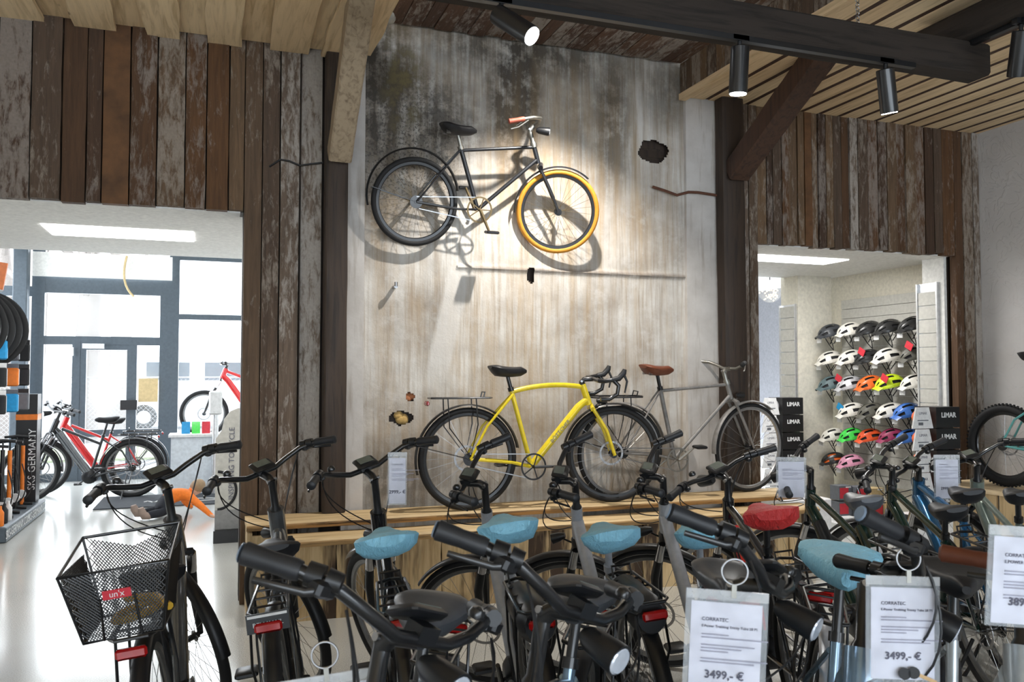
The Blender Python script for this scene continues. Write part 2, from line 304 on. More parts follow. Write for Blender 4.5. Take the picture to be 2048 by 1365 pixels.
rm = ['plank_pale', 'plank_mixed', 'plank_mixed', 'plank_brown', 'plank_mixed', 'plank_brown', 'plank_mixed', 'plank_mixed', 'plank_chestnut', 'plank_mixed', 'plank_brown', 'plank_mixed', 'plank_mixed', 'plank_brown', 'plank_pale', 'plank_mixed', 'plank_brown', 'plank_brown', 'plank_mixed', 'plank_brown', 'plank_mixed', 'plank_brown', 'plank_brown', 'plank_mixed', 'plank_brown']
for i in range(len(Rx) - 1): plank(Rx[i], Rx[i + 1], 0 if Rx[i + 1] < 4.22 else 2.6 - random.uniform(-.005, .02), ZC + .02, rm[i])
plank(6.345, 6.44, 0, ZC, 'plank_brown'); plank(6.44, 6.56, 0, ZC, 'plank_mixed'); plank(6.56, 6.64, 0, ZC, 'plank_pale')
# stained plaster field: fine grid with holes broken through to the masonry
holes = [(3.27, 3.28, .12, .1), (2.23, 2.25, .035, .06), (1.245, 1.195, .075, .05), (1.31, 1.345, .03, .035)]
def pgrid(x0, x1, z0, z1, st=.011):
    b = MB(); nx = int((x1 - x0) / st); nz = int((z1 - z0) / st); vs = []; fs = []
    for i in range(nz + 1):
        for j in range(nx + 1):
            x = x0 + (x1 - x0) * j / nx; z = z0 + (z1 - z0) * i / nz
            y = .006 * noise.noise((x * 2.2, z * 2.2, 3)) + .003 * noise.noise((x * 9, z * 9, 1))
            if x > 1.65: y -= .016 * math.exp(-((z - 2.285 - .01 * noise.noise((x * 5, 0, 0))) / .018) ** 2)
            vs.append((x, YW + .02 + y, z))
    for i in range(nz):
        for j in range(nx):
            x = x0 + (x1 - x0) * (j + .5) / nx; z = z0 + (z1 - z0) * (i + .5) / nz
            if any(((x - a) / (rx * (1 + .35 * noise.noise((x * 14, z * 14, 5))))) ** 2 + ((z - c) / (rz * (1 + .35 * noise.noise((x * 14, z * 14, 9))))) ** 2 < 1 for a, c, rx, rz in holes): continue
            k = i * (nx + 1) + j; fs.append((k, k + 1, k + nx + 2, k + nx + 1))
    return b.add(vs, fs)
pgrid(.94, 3.6, .4, 4.1).build('plaster_field', 'plaster_stained', wall)
MB().box((.9, YW + .02, 2.0), (.15, .07, 3.9)).build('plaster_strip', 'plaster_white', wall)
MB().box((3.7, YW + .02, 2.0), (.3, .07, 4.0)).build('plaster_strip', 'plaster_white', wall)
for hx, hz, mt in [(1.245, 1.195, 'foam_yellow'), (1.31, 1.345, 'brick')]:
    b = MB()
    for k in range(5): b.ball((hx + random.uniform(-.02, .03), YW + .05, hz + random.uniform(-.02, .02)), .035, 8, 6, (1, .6, random.uniform(.7, 1.1)))
    b.build('exposed_masonry', mt, wall)
for k in range(3): MB().box((3.27, YW + .1, 3.205 + k * .07), (.26, .05, .055)).build('brick', 'post_dark', wall, smooth=False)
struct(MB().box((6.7, 0.4, 2.1), (.12, 11.4, 4.2)).build('wall_right', 'trowel_wall'))
struct(MB().box((-4.05, .4, 2.1), (.1, 11, 4.2)).build('wall_left', 'white_wall'))
fw = MB()
for x0, x1, z0, z1 in [(-4, 6.7, 0, .5), (-4, 6.7, 2.9, 4.2), (-4, -3.2, .5, 2.9), (.8, 1.1, .5, 2.9), (6, 6.7, .5, 2.9)]: fw.box(((x0 + x1) / 2, -5.05, (z0 + z1) / 2), (x1 - x0, .1, z1 - z0))
struct(fw.build('wall_front', 'white_wall'))
# ceilings
ceil = struct(MB().box((-1.5, .45, ZC + .12), (5.0, 11, .06)).build('ceiling', 'pine_y'))
MB().box((5.14, .45, ZC + .12), (3.14, 11, .06)).build('ceiling_base_boards', 'beam_y', ceil); MB().box((2.3, .4, 4.12), (2.8, 11, .06)).build('soffit_base', 'post_dark', ceil)
def cboard(x0, x1, z, th, mat, wob, y0=1.5, y1=YW - .02, name='ceiling_board'):
    b = MB(); n = 26; A = []; B = []
    s1, s2 = random.random() * 50, random.random() * 50
    for i in range(n + 1):
        y = y0 + (y1 - y0) * i / n; A.append((x0 + wob * noise.noise((y * 2.5, s1, 0)), y)); B.append((x1 + wob * noise.noise((y * 2.5, s2, 0)), y))
    poly = A + B[::-1]; m = len(poly); vs = [(p, q, z) for p, q in poly] + [(p, q, z + th) for p, q in poly]
    b.add(vs, [(k, k + 1, m - 2 - k, m - 1 - k) for k in range(n)] + [(i, m + i, m + (i + 1) % m, (i + 1) % m) for i in range(m)])
    return b.build(name, mat, ceil, smooth=False)
x = .98; k = 0
while x > -3.3:
    wd = random.uniform(.13, .24); cboard(x - wd - .03, x + .03, ZC - (.045 if k % 2 else 0), .03, 'pine_y', .02, 4.4, YW - .02 - random.uniform(0, .05)); x -= wd; k += 1
x = 3.56
while x < 6.63:
    wd = random.uniform(.17, .21); cboard(x, x + wd - .045, ZC - .005, .03, 'pine_y', .006); MB().box((x + wd - .022, 3.68, ZC + .006), (.046, 4.28, .018)).build('ceiling_batten', 'brace_brown', ceil, smooth=False); x += wd
x = 1.0
while x < 3.5: wd = random.uniform(.09, .15); cboard(x, x + wd - .006, 4.0 + random.uniform(0, .012), .03, 'plank_soffit', .003, 2.6); x += wd
y = 2.2
while y < YW - .05: wd = random.uniform(.08, .13); MB().box((3.525, y + wd / 2, 3.87), (.026, wd - .005, .28)).build('fascia_plank', 'plank_mixed', ceil, smooth=False); y += wd
MB().box((3.515, 4.0, ZC - .01), (.06, 3.66, .05)).build('fascia_trim', 'pine_y', ceil)
# posts, braces and beams
def timber(name, p, q, wd, dp, mat, label, up=(0, 0, 1)):
    p, q = Vector(p), Vector(q); d = (q - p).normalized(); a = Vector(up).cross(d).normalized(); b = d.cross(a); m = MB(); N = 14; vs = []; fs = []
    pr = [(-.5, -.42), (-.42, -.5), (.42, -.5), (.5, -.42), (.5, .42), (.42, .5), (-.42, .5), (-.5, .42)]
    for i in range(N + 1):
        c = p + (q - p) * i / N
        for u, v in pr: k = 1 + .05 * noise.noise((i * .7 + u * 3, v * 3, p.x)); vs.append(c + a * u * wd * k + b * v * dp * k)
    for i in range(N):
        for j in range(8): fs.append((i * 8 + j, i * 8 + (j + 1) % 8, i * 8 + 8 + (j + 1) % 8, i * 8 + 8 + j))
    fs += [tuple(range(7, -1, -1)), tuple(N * 8 + j for j in range(8))]; m.add(vs, fs); o = m.build(name, mat); return tag(o, label, 'beam')
timber('timber_post', (.765, YW - .085, .582), (.765, YW - .085, ZC + .0), .15, .12, 'post_dark', 'dark timber post left of the stained plaster wall', (0, 1, 0))
timber('timber_post', (3.93, YW - .085, .582), (3.91, YW - .085, ZC + .0), .2, .12, 'post_dark', 'dark timber post right of the stained plaster wall carrying a brown brace', (0, 1, 0))
timber('timber_brace', (.775, 5.68, 2.98), (.78, 4.74, 3.8), .15, .15, 'brace_pale', 'pale weathered slanting brace rising from the post left of the plaster', (1, 0, 0))
timber('timber_brace', (3.93, 5.7, 3.13), (3.93, 4.66, 3.735), .18, .18, 'brace_brown', 'reddish brown slanting brace rising from the post right of the plaster', (1, 0, 0))
timber('hanging_beam', (.3, 3.86, 3.42), (4.42, 3.86, 3.42), .17, .19, 'beam_x', 'long dark hanging beam with a spotlight track and sawn free end')
timber('hanging_beam', (4.27, 4.1, 3.6), (4.3, 1.2, 3.6), .17, .17, 'beam_y', 'dark beam crossing close under the pine ceiling with one unlit spotlight')
b = MB()
for k in range(9): b.torus(.012, .003, 10, 5, Matrix.Translation((3.5, 3.86, 3.525 + k * .026)) @ Matrix.Rotation(R_(90 * (k % 2)), 4, 'Z'))
tag(b.build('chain', 'steel'), 'thin steel chain holding the long hanging beam to the ceiling', 'chain')
tk = MB().box((2.0, 3.8, 3.315), (3.7, .035, .03)).build('light_track', 'black_plastic'); tag(tk, 'black light track under the long hanging beam', 'track')
tag(MB().box((4.28, 2.7, 3.5), (.035, 2.2, .03)).build('light_track', 'black_plastic'), 'black light track under the crossing beam', 'track')
def spot(loc, aim, label, on=True, power=0, angle=45, colr=(1, .95, .88)):
    """cylinder spotlight on a track adaptor; loc is the swivel joint"""
    o = wthing('track_spotlight', loc, label, 'spotlight'); L = Vector(loc); d = (Vector(aim) - L).normalized(); a, b2 = frame_of(d)
    MB().box(L + Vector((0, 0, .05)), (.1, .035, .03)).build('track_adaptor', 'black_plastic', o)
    MB().cyl(L + Vector((0, 0, .045)), L + Vector((0, 0, -.015)), .012).build('swivel', 'black_plastic', o)
    c = L + Vector((0, 0, -.03)) + b2 * 0; s0 = c - d * .03; s1 = c + d * .22
    MB().tube([s0, s0 + d * .004, s1 - d * .02, s1], [.044, .05, .05, .049], 24).build('housing', 'black_metal', o)
    MB().tube([s1, s1 + d * .003], .044, 24).build('lens', 'lens_on' if on else 'black_plastic', o)
    if on and power:
        l = bpy.data.lights.new('spot_light', 'SPOT'); l.energy = power; l.spot_size = R_(angle); l.spot_blend = .7; l.shadow_soft_size = .03; l.color = colr
        lo = bpy.data.objects.new('spot_light', l); col.objects.link(lo); lo.parent = o; lo.matrix_parent_inverse = Matrix.Translation(-L)
        lo.location = s1 + d * .012; lo.rotation_euler = d.to_track_quat('-Z', 'Y').to_euler()
    return o
spot((1.29, 3.8, 3.27), (1.68, 3.3, 2.78), 'lit black spotlight over the old wall bicycle turned towards the room', True, 60, 70)
spot((2.65, 3.8, 3.27), (2.655, 3.9, 2.3), 'lit black spotlight with a sticker pointing straight down beside the brown brace', True, 60, 75)
spot((3.64, 3.8, 3.27), (3.73, 3.85, 2.9), 'lit black spotlight near the sawn end of the hanging beam', True, 60, 75)
spot((4.28, 3.45, 3.45), (4.45, 3.75, 2.6), 'unlit black spotlight hanging from the crossing beam', False)
spot((2.25, 4.78, 4.0), (2.2, 5.85, 1.2), 'spotlight above the old bicycle aimed down the plaster wall', True, 240, 100)
o = wthing('wall_lamp', (.98, 5.35, 3.86), 'dusty glass bulkhead lamp at the top of the pale brace', 'lamp')
MB().cyl((.86, 5.35, 3.83), (.95, 5.35, 3.83), .05, 14).build('base', 'dull_alloy', o); MB().tube([(.95, 5.35, 3.83), (1.03, 5.35, 3.83), (1.07, 5.35, 3.83), (1.085, 5.35, 3.83)], [.045, .045, .035, .012], 14).build('glass', 'dusty_glass', o)
def wire(pts, r, mat, label):
    tag(MB().tube(pts, r, 6).build('wire', mat), label, 'wire')
wire([(3.25, YW - .005, 2.99), (3.35, YW - .03, 2.96), (3.45, YW - .04, 2.93), (3.55, YW - .05, 2.96), (3.64, YW - .045, 2.965), (3.82, YW - .04, 2.955)], .011, 'wire_rust', 'rusty wire stub sticking out of the plaster next to the right post')
wire([(.33, YW - .03, 2.9), (.4, YW - .05, 2.95), (.46, YW - .05, 2.945), (.53, YW - .05, 2.92), (.6, YW - .06, 2.935), (.68, YW - .06, 2.95)], .007, 'black_plastic', 'thin black wire on the pale planks beside the left post')
tag(MB().cyl((1.19, YW + .02, 2.12), (1.19, YW - .06, 2.12), .014).cyl((1.19, YW - .06, 2.12), (1.19, YW - .06, 2.15), .012).build('wall_hook', 'steel'), 'small steel hook in the plaster below the old bicycle', 'hook')
# ------------------------------------------------------------ platform
pf = wthing('display_platform', (2.3, 5.4, 0), 'stepped pine display platform with live edge slabs below the plaster wall', 'platform')
def slab(x0, x1, y0, y1, z, th, name='top_slab'):
    b = MB(); n = 60; A = []; s1 = random.random() * 9
    for i in range(n + 1):
        x = x0 + (x1 - x0) * i / n; A.append((x, y0 + .02 * noise.noise((x * 2.2, s1, 0)) + .008 * noise.noise((x * 9, s1, 0))))
    vs = []; fs = []
    for x, y in A: vs += [(x, y + .012, z), (x, y - .008, z - th * .4), (x, y + .004, z - th), (x, y1, z - th), (x, y1, z)]
    for i in range(n):
        for j in range(5): fs.append((i * 5 + j, i * 5 + (j + 1) % 5, i * 5 + 5 + (j + 1) % 5, i * 5 + 5 + j))
    fs += [(4, 3, 2, 1, 0), tuple(n * 5 + j for j in range(5))]; b.add(vs, fs); o = b.build(name, 'pine_x', pf)
    e = MB(); e.add([q for (x, y) in A for q in ((x, y - .009, z - th * .25), (x, y - .011, z - th * .45), (x, y + .003, z - th))], [(i * 3 + j, i * 3 + 3 + j, i * 3 + 4 + j, i * 3 + 1 + j) for i in range(n) for j in range(2)]); e.build('bark_edge', 'bark_edge', o).matrix_parent_inverse = Matrix.Translation(Vector((0, 0, 0)))
    return o
slab(.2, 4.35, 5.47, 5.795, .578, .045); slab(.42, 4.33, 5.27, 5.5, .5, .045)
MB().box((.22, 5.65, .26), (.03, .34, .52)).build('side_panel', 'pine_z', pf); MB().box((.44, 5.42, .225), (.03, .3, .45)).build('side_panel', 'pine_z', pf); MB().box((4.31, 5.55, .225), (.03, .5, .45)).build('side_panel', 'pine_z', pf); MB().box((.32, 5.5, .25), (.2, .02, .5)).build('side_panel', 'pine_z', pf)
x = .455
while x < 4.3:
    wd = random.uniform(.13, .28); b = MB(); A = []; B = []; s1, s2 = random.random() * 9, random.random() * 9
    for i in range(9): z = .455 * i / 8; A.append((x + .012 * noise.noise((z * 6, s1, 0)) + .003, z)); B.append((min(x + wd, 4.32) + .012 * noise.noise((z * 6, s2, 0)) - .003, z))
    b.prism(A + B[::-1], .02, Matrix.Translation((0, 5.3 + random.uniform(0, .01), 0))); b.build('front_board', 'slab_front', pf, smooth=False); x += wd
MB().box((2.4, 5.45, .22), (3.75, .1, .43)).build('backing', 'post_dark', pf)
pr = wthing('display_platform', (6.3, 5.3, 0), 'small pine crate platform carrying the teal mountain bike', 'platform')
MB().box((6.28, 5.2, .545), (.62, 1.15, .035)).build('top_slab', 'pine_y', pr)
for k in range(4): MB().box((5.99, 4.68 + k * .3, .265), (.025, .27, .52)).build('side_board', 'pine_z', pr)
for k in range(3): MB().box((6.28, 4.63, .1 + k * .17), (.56, .02, .14)).build('front_board', 'pine_x', pr)

# ------------------------------------------------------------ bicycles
V = Vector
def qcurve(p0, p1, p2, n=8): return [V(p0).lerp(V(p1), t).lerp(V(p1).lerp(V(p2), t), t) for t in [i / n for i in range(n + 1)]]
def saddle_loft(z, kind, grow=1.0, skirt=0.0, wr=0.0, seed=0):
    """saddle skin from tail to nose, centred on x=0, top near z"""
    L = {'comfort': .25, 'wide': .24, 'sport': .27, 'spring': .26}[kind]; W = {'comfort': .098, 'wide': .112, 'sport': .072, 'spring': .1}[kind]; rows = []; N = 12
    for i in range(N + 1):
        t = i / N; x = (-L / 2 + L * t) * (1 + (grow - 1) * .6); e = min(1, 5.5 * t + .28) * min(1, 4.5 * (1 - t) + .35)
        hw = (W * (1 - t) ** 1.5 + .024 * (.4 + .6 * t) + (.02 if t < .5 else .02 * (1 - t) * 2)) * min(1, .5 + 2.6 * t) * (min(1, 3 * (1 - t) + .5)) * grow
        zz = z + .018 * (1 - t) ** 2 - .01 * math.sin(math.pi * t) - (.012 * max(0, t - .85) / .15); th = .05 * e * (1.2 - .35 * t) + skirt
        row = []; M_ = 14
        for j in range(M_):
            a = 2 * math.pi * j / M_; c, s = math.cos(a), math.sin(a); y = hw * math.copysign(abs(c) ** .75, c); dz = (s * .022 * e if s > 0 else s * th) - .022
            if kind in ('comfort', 'wide') and skirt == 0: dz -= .012 * math.exp(-(y / .014) ** 2) * (s > .1) * math.sin(math.pi * t)
            k = 1 + wr * noise.noise((x * 26 + seed, y * 26, s * 2.5)) ; row.append(V((x, y * k, zz + dz * k + (skirt * .18 * noise.noise((x * 30, a * 3, seed)) if s < -.3 else 0))))
        rows.append(row + [row[0]])
    return rows
def capgrid(mb, rows):
    k = len(mb.v); mb.grid(rows); n = len(rows[0]); m = len(rows); mb.f += [tuple(k + j for j in range(n - 1)), tuple(k + (m - 1) * n + j for j in range(n - 2, -1, -1))]; return mb
def bike(label, head, heading, name='bicycle', group=None, z0=0, lean=-7, R=.345, tr=.023, wb=1.1, kind='wave', col_='silver_frame', col2=None, hz=.9, sz=.93, saddle='comfort', saddle_mat='saddle_black', cover=None, steer=20, bar='trek', rise=.16, reach=.08, rack=True, batt=False, fender='black_plastic', lamp='fork', disp=True, tyre='rubber', ftyre=None, rim='rim_grey', sidewall=None, fork='black_plastic', chainr='black_metal', crank='black_metal', tail=True, kick=True, cables=True, grip='grip_rubber', spk='spoke', sus=True, disc=True, knob=False, crank_a=-40, anchor=None, post='black_metal', gripend=False, fo=(0, 0), thick=None):
    axx = wb - .053 - (hz - R) * .364; F0 = V((wb, 0, R)); ax = V((-.342, 0, .94)); H1 = V((axx, 0, hz)); H0 = H1 - ax * (.16 if kind != 'vintage' else .15)
    M = Matrix.Rotation(heading, 4, 'Z') @ Matrix.Rotation(R_(lean), 4, 'X'); off = M @ (V(anchor) if anchor else H1)
    root = empty(name, (head[0] - off.x, head[1] - off.y, z0), (R_(lean), 0, heading)); tag(root, label, 'bicycle', group)
    root.rotation_mode = 'QUATERNION'; root.rotation_quaternion = M.to_quaternion()
    S = Matrix.Translation(H1) @ Matrix.Rotation(R_(steer), 4, ax) @ Matrix.Translation(-H1); I = Matrix()
    def P(nm, mat, mb, parent=None, smooth=True, lab=None): return mb.build(nm, mat, parent or root, smooth, lab)
    col2 = col2 or col_
    # wheels
    for nm, T, ty in (('rear_wheel', Matrix.Translation((0, 0, R)), tyre), ('front_wheel', S @ Matrix.Translation(F0), ftyre or tyre)):
        wt = MB(T).torus(R - tr, tr, 56, 10)
        if knob:
            for k in range(64):
                for yy in (-.7, 0, .7):
                    a = 2 * math.pi * (k + (.5 if yy == 0 else 0)) / 64; rr = R - tr + tr * math.cos(yy * .9) + .003
                    wt.box((0, 0, 0), (.012, .013, .009), Matrix.Rotation(-a, 4, 'Y') @ Matrix.Translation((rr, yy * tr, 0)) @ Matrix.Rotation(R_(90), 4, 'Y'))
        wo = P(nm, ty, wt)
        rr = R - 2 * tr; P('rim', rim, MB(T).arc(rr, 0, 2 * math.pi, [(.004, -.011), (.004, .011), (-.014, .009), (-.02, 0), (-.014, -.009)], 48), wo)
        if sidewall: P('reflective_band', sidewall, MB(T).torus(R - tr * .75, .0018, 56, 4, Matrix.Translation((0, tr * .93, 0))).torus(R - tr * .75, .0018, 56, 4, Matrix.Translation((0, -tr * .93, 0))), wo)
        sp = MB(T)
        for k in range(28):
            a = 2 * math.pi * k / 28; a2 = a + (.55 if k % 4 < 2 else -.55); s = -1 if k % 2 else 1
            sp.tube([(.022 * math.cos(a2), s * .03, .022 * math.sin(a2)), ((rr - .012) * math.cos(a), 0, (rr - .012) * math.sin(a))], .0013, 3, caps=False)
        P('spokes', spk, sp, wo)
        hb = MB(T).cyl((0, -.05, 0), (0, .05, 0), .014).cyl((0, -.034, 0), (0, -.028, 0), .026).cyl((0, .028, 0), (0, .034, 0), .026)
        if nm == 'rear_wheel': hb.cyl((0, -.045, 0), (0, -.036, 0), .045, 20)
        P('hub', 'black_metal', hb, wo)
        if disc: P('brake_disc', 'steel', MB(T @ Matrix.Translation((0, .04, 0))).arc(.075, 0, 2 * math.pi, [(0, -.001), (.014, -.001), (.014, .001), (0, .001)], 28), wo)
    # frame
    BB = V((.46, 0, .285)); sx = .28; seat_c = V((sx + .03, 0, sz - .16)); st_dir = (seat_c - BB).normalized(); SC = BB + st_dir * min((seat_c - BB).length, .5 if kind in ('wave', 'trek', 'mtb', 'ebike') else .56)
    f = MB(); th = {'wave': .03, 'trek': .033, 'ebike': .046, 'mtb': .045, 'diamond': .027, 'vintage': .015, 'compact': .03}[kind]; th = thick or th
    f.tube([H1 - ax * .005, H1 - ax * .04, H0 + ax * .03, H0], [th * .62 + .008] * 4, 14)
    hd = H1 - ax * .1
    if kind == 'vintage': f.tube([hd - ax * .02, BB], .0145, 12)
    elif kind == 'wave': f.tube(qcurve(hd + ax * .02, hd.lerp(BB, .55) + V((-.04, 0, -.02)), BB, 8), [th] * 9, 14)
    elif kind == 'ebike': f.tube([hd, hd.lerp(BB, .12), hd.lerp(BB, .8), BB], [.03, th, th, .05], 14, flat=.8)
    else: f.tube([hd - ax * .02, hd.lerp(BB, .15), BB], [th * .9, th, th], 14)
    f.tube([BB, SC], .0165 if kind not in ('mtb',) else .02, 12)
    if kind == 'vintage': f.tube([SC - st_dir * .02, H1 - ax * .03], .0125, 12)
    elif kind == 'diamond': f.tube(qcurve(SC - st_dir * .02, SC.lerp(H1, .5) + V((0, 0, .035)), H1 - ax * .025, 8), .018, 12)
    elif kind in ('trek', 'mtb', 'compact'): f.tube(qcurve(SC - st_dir * (.06 if kind == 'trek' else .02), SC.lerp(H1, .5) - V((0, 0, .03)), H1 - ax * .04, 8), .019 if kind != 'mtb' else .022, 12)
    elif kind == 'ebike': f.tube([SC - st_dir * .1, hd.lerp(SC, .15)], .017, 12)
    for s in (-1, 1):
        rx = V((0, s * .058, R)); f.tube([BB + V((-.02, s * .03, 0)), V((.3, s * .05, R - .03)), rx], [.013, .011, .009] if kind != 'vintage' else [.009] * 3, 8)
        f.tube([SC - st_dir * (.04 if kind != 'vintage' else .01) + V((0, s * .014, 0)), V((.12, s * .052, R + .22)) if kind != 'vintage' else (SC + rx) / 2 + V((0, s * .02, 0)), rx], [.01, .009, .009] if kind != 'vintage' else [.007] * 3, 8)
    fr = P('frame', col_, f)
    if kind in ('wave', 'trek', 'ebike', 'mtb', 'compact'): P('motor', 'black_plastic', MB().tube([BB + V((.01, -.05, 0)), BB + V((.01, -.03, 0)), BB + V((.01, .03, 0)), BB + V((.01, .05, 0))], [.06, .085, .085, .06], 16), lab='black motor housing')
    if kind in ('ebike', 'trek') : P('battery', 'black_plastic', MB().tube([hd.lerp(BB, .25) + V((.02, 0, .04)), hd.lerp(BB, .8) + V((.02, 0, .04))], [.033, .033], 10))
    if col2 != col_: P('frame_panel', col2, MB().tube([hd.lerp(BB, .12) + V((0, 0, .012)), hd.lerp(BB, .95) + V((0, 0, .012))], [th * 1.06] * 2, 14, flat=.92))
    # fork
    fk = MB(S); cr = H0 - ax * .03
    if kind == 'vintage':
        for s in (-1, 1): fk.tube(qcurve(cr + V((0, s * .04, 0)), F0 + V((-.05, s * .045, .12)), F0 + V((0, s * .048, 0)), 7), [.012] * 5 + [.009] * 3, 8)
    else:
        for s in (-1, 1): fk.tube([cr + V((.01, s * .056, .0)), cr.lerp(F0, .45) + V((.03, s * .058, 0)), F0 + V((0, s * .058, 0))], [.019 if sus else .014, .021 if sus else .013, .013], 10)
    fk.tube([cr + V((.005, -.062, 0)), cr + V((.01, 0, .022)), cr + V((.005, .062, 0))], .017, 8); fko = P('fork', fork, fk)
    if sus and kind != 'vintage': P('stanchion', 'chrome', MB(S).cyl(cr + V((.008, -.056, -.004)), cr.lerp(F0, .22) + V((.018, -.057, 0)), .021, 12).cyl(cr + V((.008, .056, -.004)), cr.lerp(F0, .22) + V((.018, .057, 0)), .021, 12), fko)
    # fenders
    if fender:
        pf_ = [(0, -.026), (.009, -.018), (.012, 0), (.009, .018), (0, .026), (.006, .017), (.009, 0), (.006, -.017)]
        P('rear_fender', fender, MB(Matrix.Translation((fo[0], 0, R + fo[1]))).arc(R + .012, R_(10), R_(195), pf_, 30)); P('front_fender', fender, MB(S @ Matrix.Translation(F0)).arc(R + .012, R_(52), R_(185), pf_, 24))
        P('fender_stay', 'black_metal', MB().cyl((0, .05, R), ((R + .01) * math.cos(R_(165)), .024, R + (R + .01) * math.sin(R_(165))), .0025, 5).cyl((0, -.05, R), ((R + .01) * math.cos(R_(165)), -.024, R + (R + .01) * math.sin(R_(165))), .0025, 5))
    # drive
    cr_ = MB(Matrix.Translation(BB + V((0, -.052, 0)))).arc(.082, 0, 2 * math.pi, [(0, -.002), (.012, -.002), (.012, .002), (0, .002)], 32)
    for k in range(5): a = 2 * math.pi * k / 5; cr_.tube([(0, 0, 0), (.084 * math.cos(a), 0, .084 * math.sin(a))], .005, 4)
    P('chainring', chainr, cr_); ca = R_(crank_a)
    for s in (-1, 1):
        c0 = BB + V((0, s * .068, 0)); c1 = c0 + V((.17 * math.cos(ca), s * .02, .17 * math.sin(ca))) * (1 if s < 0 else 1); c1 = c0 + (c1 - c0) * 1 if s < 0 else c0 + V((-.17 * math.cos(ca), .02, -.17 * math.sin(ca)))
        co = P('crank_arm', crank, MB().tube([c0 - V((0, s * .02, 0)), c0, c1], [.013, .012, .009], 8)); P('pedal', 'black_plastic', MB().bevbox(c1 + V((0, s * .055, 0)), (.09, .085, .022), .006), co)
    P('chain', 'steel', MB().tube([BB + V((0, -.05, .088)), V((0, -.043, R + .036))], .0045, 4).tube([BB + V((0, -.05, -.088)), V((.02, -.043, R - .045))], .0045, 4))
    # saddle
    sp_t = V((sx, 0, sz - .05)); P('seatpost', post, MB().tube([SC - st_dir * .05, SC.lerp(sp_t, .6), sp_t], .0142, 12).tube([SC - st_dir * .015, SC + st_dir * .012], .022, 12))
    TS = Matrix.Translation((sx + .01, 0, 0)); so = P('saddle', saddle_mat, capgrid(MB(TS), saddle_loft(sz, saddle)))
    rl = MB(TS)
    for s in (-1, 1): rl.tube([(-.09, s * .03, sz - .035), (-.03, s * .022, sz - .058), (.05, s * .02, sz - .058), (.11, s * .008, sz - .04)], .0037, 6)
    if saddle in ('spring', 'wide'):
        for s in (-1, 1):
            for k in range(4): rl.torus(.014, .003, 12, 5, Matrix.Translation((-.085, s * .05, sz - .07 + k * .009)) @ Matrix.Rotation(R_(90), 4, 'X'))
    P('saddle_rails', 'steel', rl, so)
    # rack
    if rack:
        zr = R * 2 + .065; rk = MB(); x0, x1 = -.27, .14
        rk.tube([(x1, -.05, zr), (x0 + .03, -.062, zr), (x0, -.045, zr), (x0, .045, zr), (x0 + .03, .062, zr), (x1, .05, zr)], .006, 8).tube([(x1, -.05, zr), (x1 + .03, 0, zr), (x1, .05, zr)], .006, 8)
        for k in range(3): rk.tube([(x0 + .1 + k * .11, -.06, zr), (x0 + .1 + k * .11, .06, zr)], .004, 6)
        rk.tube([(x1 - .04, -.035, zr), (x1 - .03, -.035, zr + .04), (x1 - .03, .035, zr + .04), (x1 - .04, .035, zr)], .005, 6)
        for s in (-1, 1): rk.tube([(-.16, s * .062, zr), (-.15, s * .075, zr - .2), (0, s * .066, R + .02), (.05, s * .07, zr - .18), (.04, s * .058, zr)], .0048, 6)
        P('luggage_rack', 'black_metal', rk)
        if batt: P('rack_battery', 'black_plastic', MB().tube([(x1 - .02, 0, zr - .055), (x1 - .05, 0, zr - .055), (x0 + .06, 0, zr - .055), (x0 + .02, 0, zr - .055)], [.04, .066, .07, .052], 14, flat=.95), lab='black rack battery with rounded end')
        if tail: P('tail_light', 'tail_red', MB().bevbox((x0 - .02, 0, zr - .035), (.02, .085, .032), .007), lab='red tail light')
    if kick: P('kickstand', 'black_metal', MB().tube([(.06, .06, R - .06), (.12, .16, .06), (.13, .19, .015)], [.009, .009, .011], 8))
    # stem and handlebar
    up = V((-.1, 0, 1)).normalized(); T1 = H1 + ax * (.02 if bar in ('drop',) else rise * .8); BC = T1 + V((reach, 0, rise * .2 if bar != 'drop' else .015))
    sm = MB(S).tube([H1 - ax * .03, H1, H1 + ax * .012, T1], [.024, .024, .017, .017], 14).tube([T1 - ax * .012, T1 + V((.02, 0, .012)), BC], [.021, .018, .017], 12); smo = P('stem', 'black_metal' if kind != 'vintage' else 'dull_alloy', sm)
    P('stem_bolt', 'steel', MB(S).cyl(T1 + V((0, -.023, 0)), T1 + V((0, .023, 0)), .008, 10), smo)
    hb = MB(S); gr = []
    for s in (-1, 1):
        if bar == 'trek': pts = [(0, 0, 0), (0, .07, 0), (-.005, .13, .02), (-.035, .2, .045), (-.08, .255, .05), (-.15, .31, .04)]; g0 = 4
        elif bar == 'flat': pts = [(0, 0, 0), (0, .06, 0), (-.005, .15, .015), (-.02, .22, .02), (-.04, .27, .02), (-.075, .36, .015)]; g0 = 4
        elif bar == 'north': pts = [(0, 0, 0), (.03, .06, .02), (.03, .16, .05), (-.03, .23, .05), (-.09, .245, .035), (-.19, .26, .01)]; g0 = 4
        else: pts = [(0, 0, 0), (0, .1, 0), (0, .18, 0), (.03, .2, .0), (.09, .21, .01)]; g0 = 9
        pts = [BC + V((a, s * b, c)) for a, b, c in pts]
        hb.tube(pts, .0125 if bar != 'drop' else .0155, 10)
        if bar == 'drop': hb.tube([BC + V((.09, s * .21, .01)), BC + V((.13, s * .213, -.03)), BC + V((.12, s * .216, -.09)), BC + V((.06, s * .22, -.125)), BC + V((0, s * .224, -.125))], .0155, 10)
        gr.append(pts)
    hbo = P('handlebar', 'black_metal' if kind != 'vintage' else 'dull_alloy', hb)
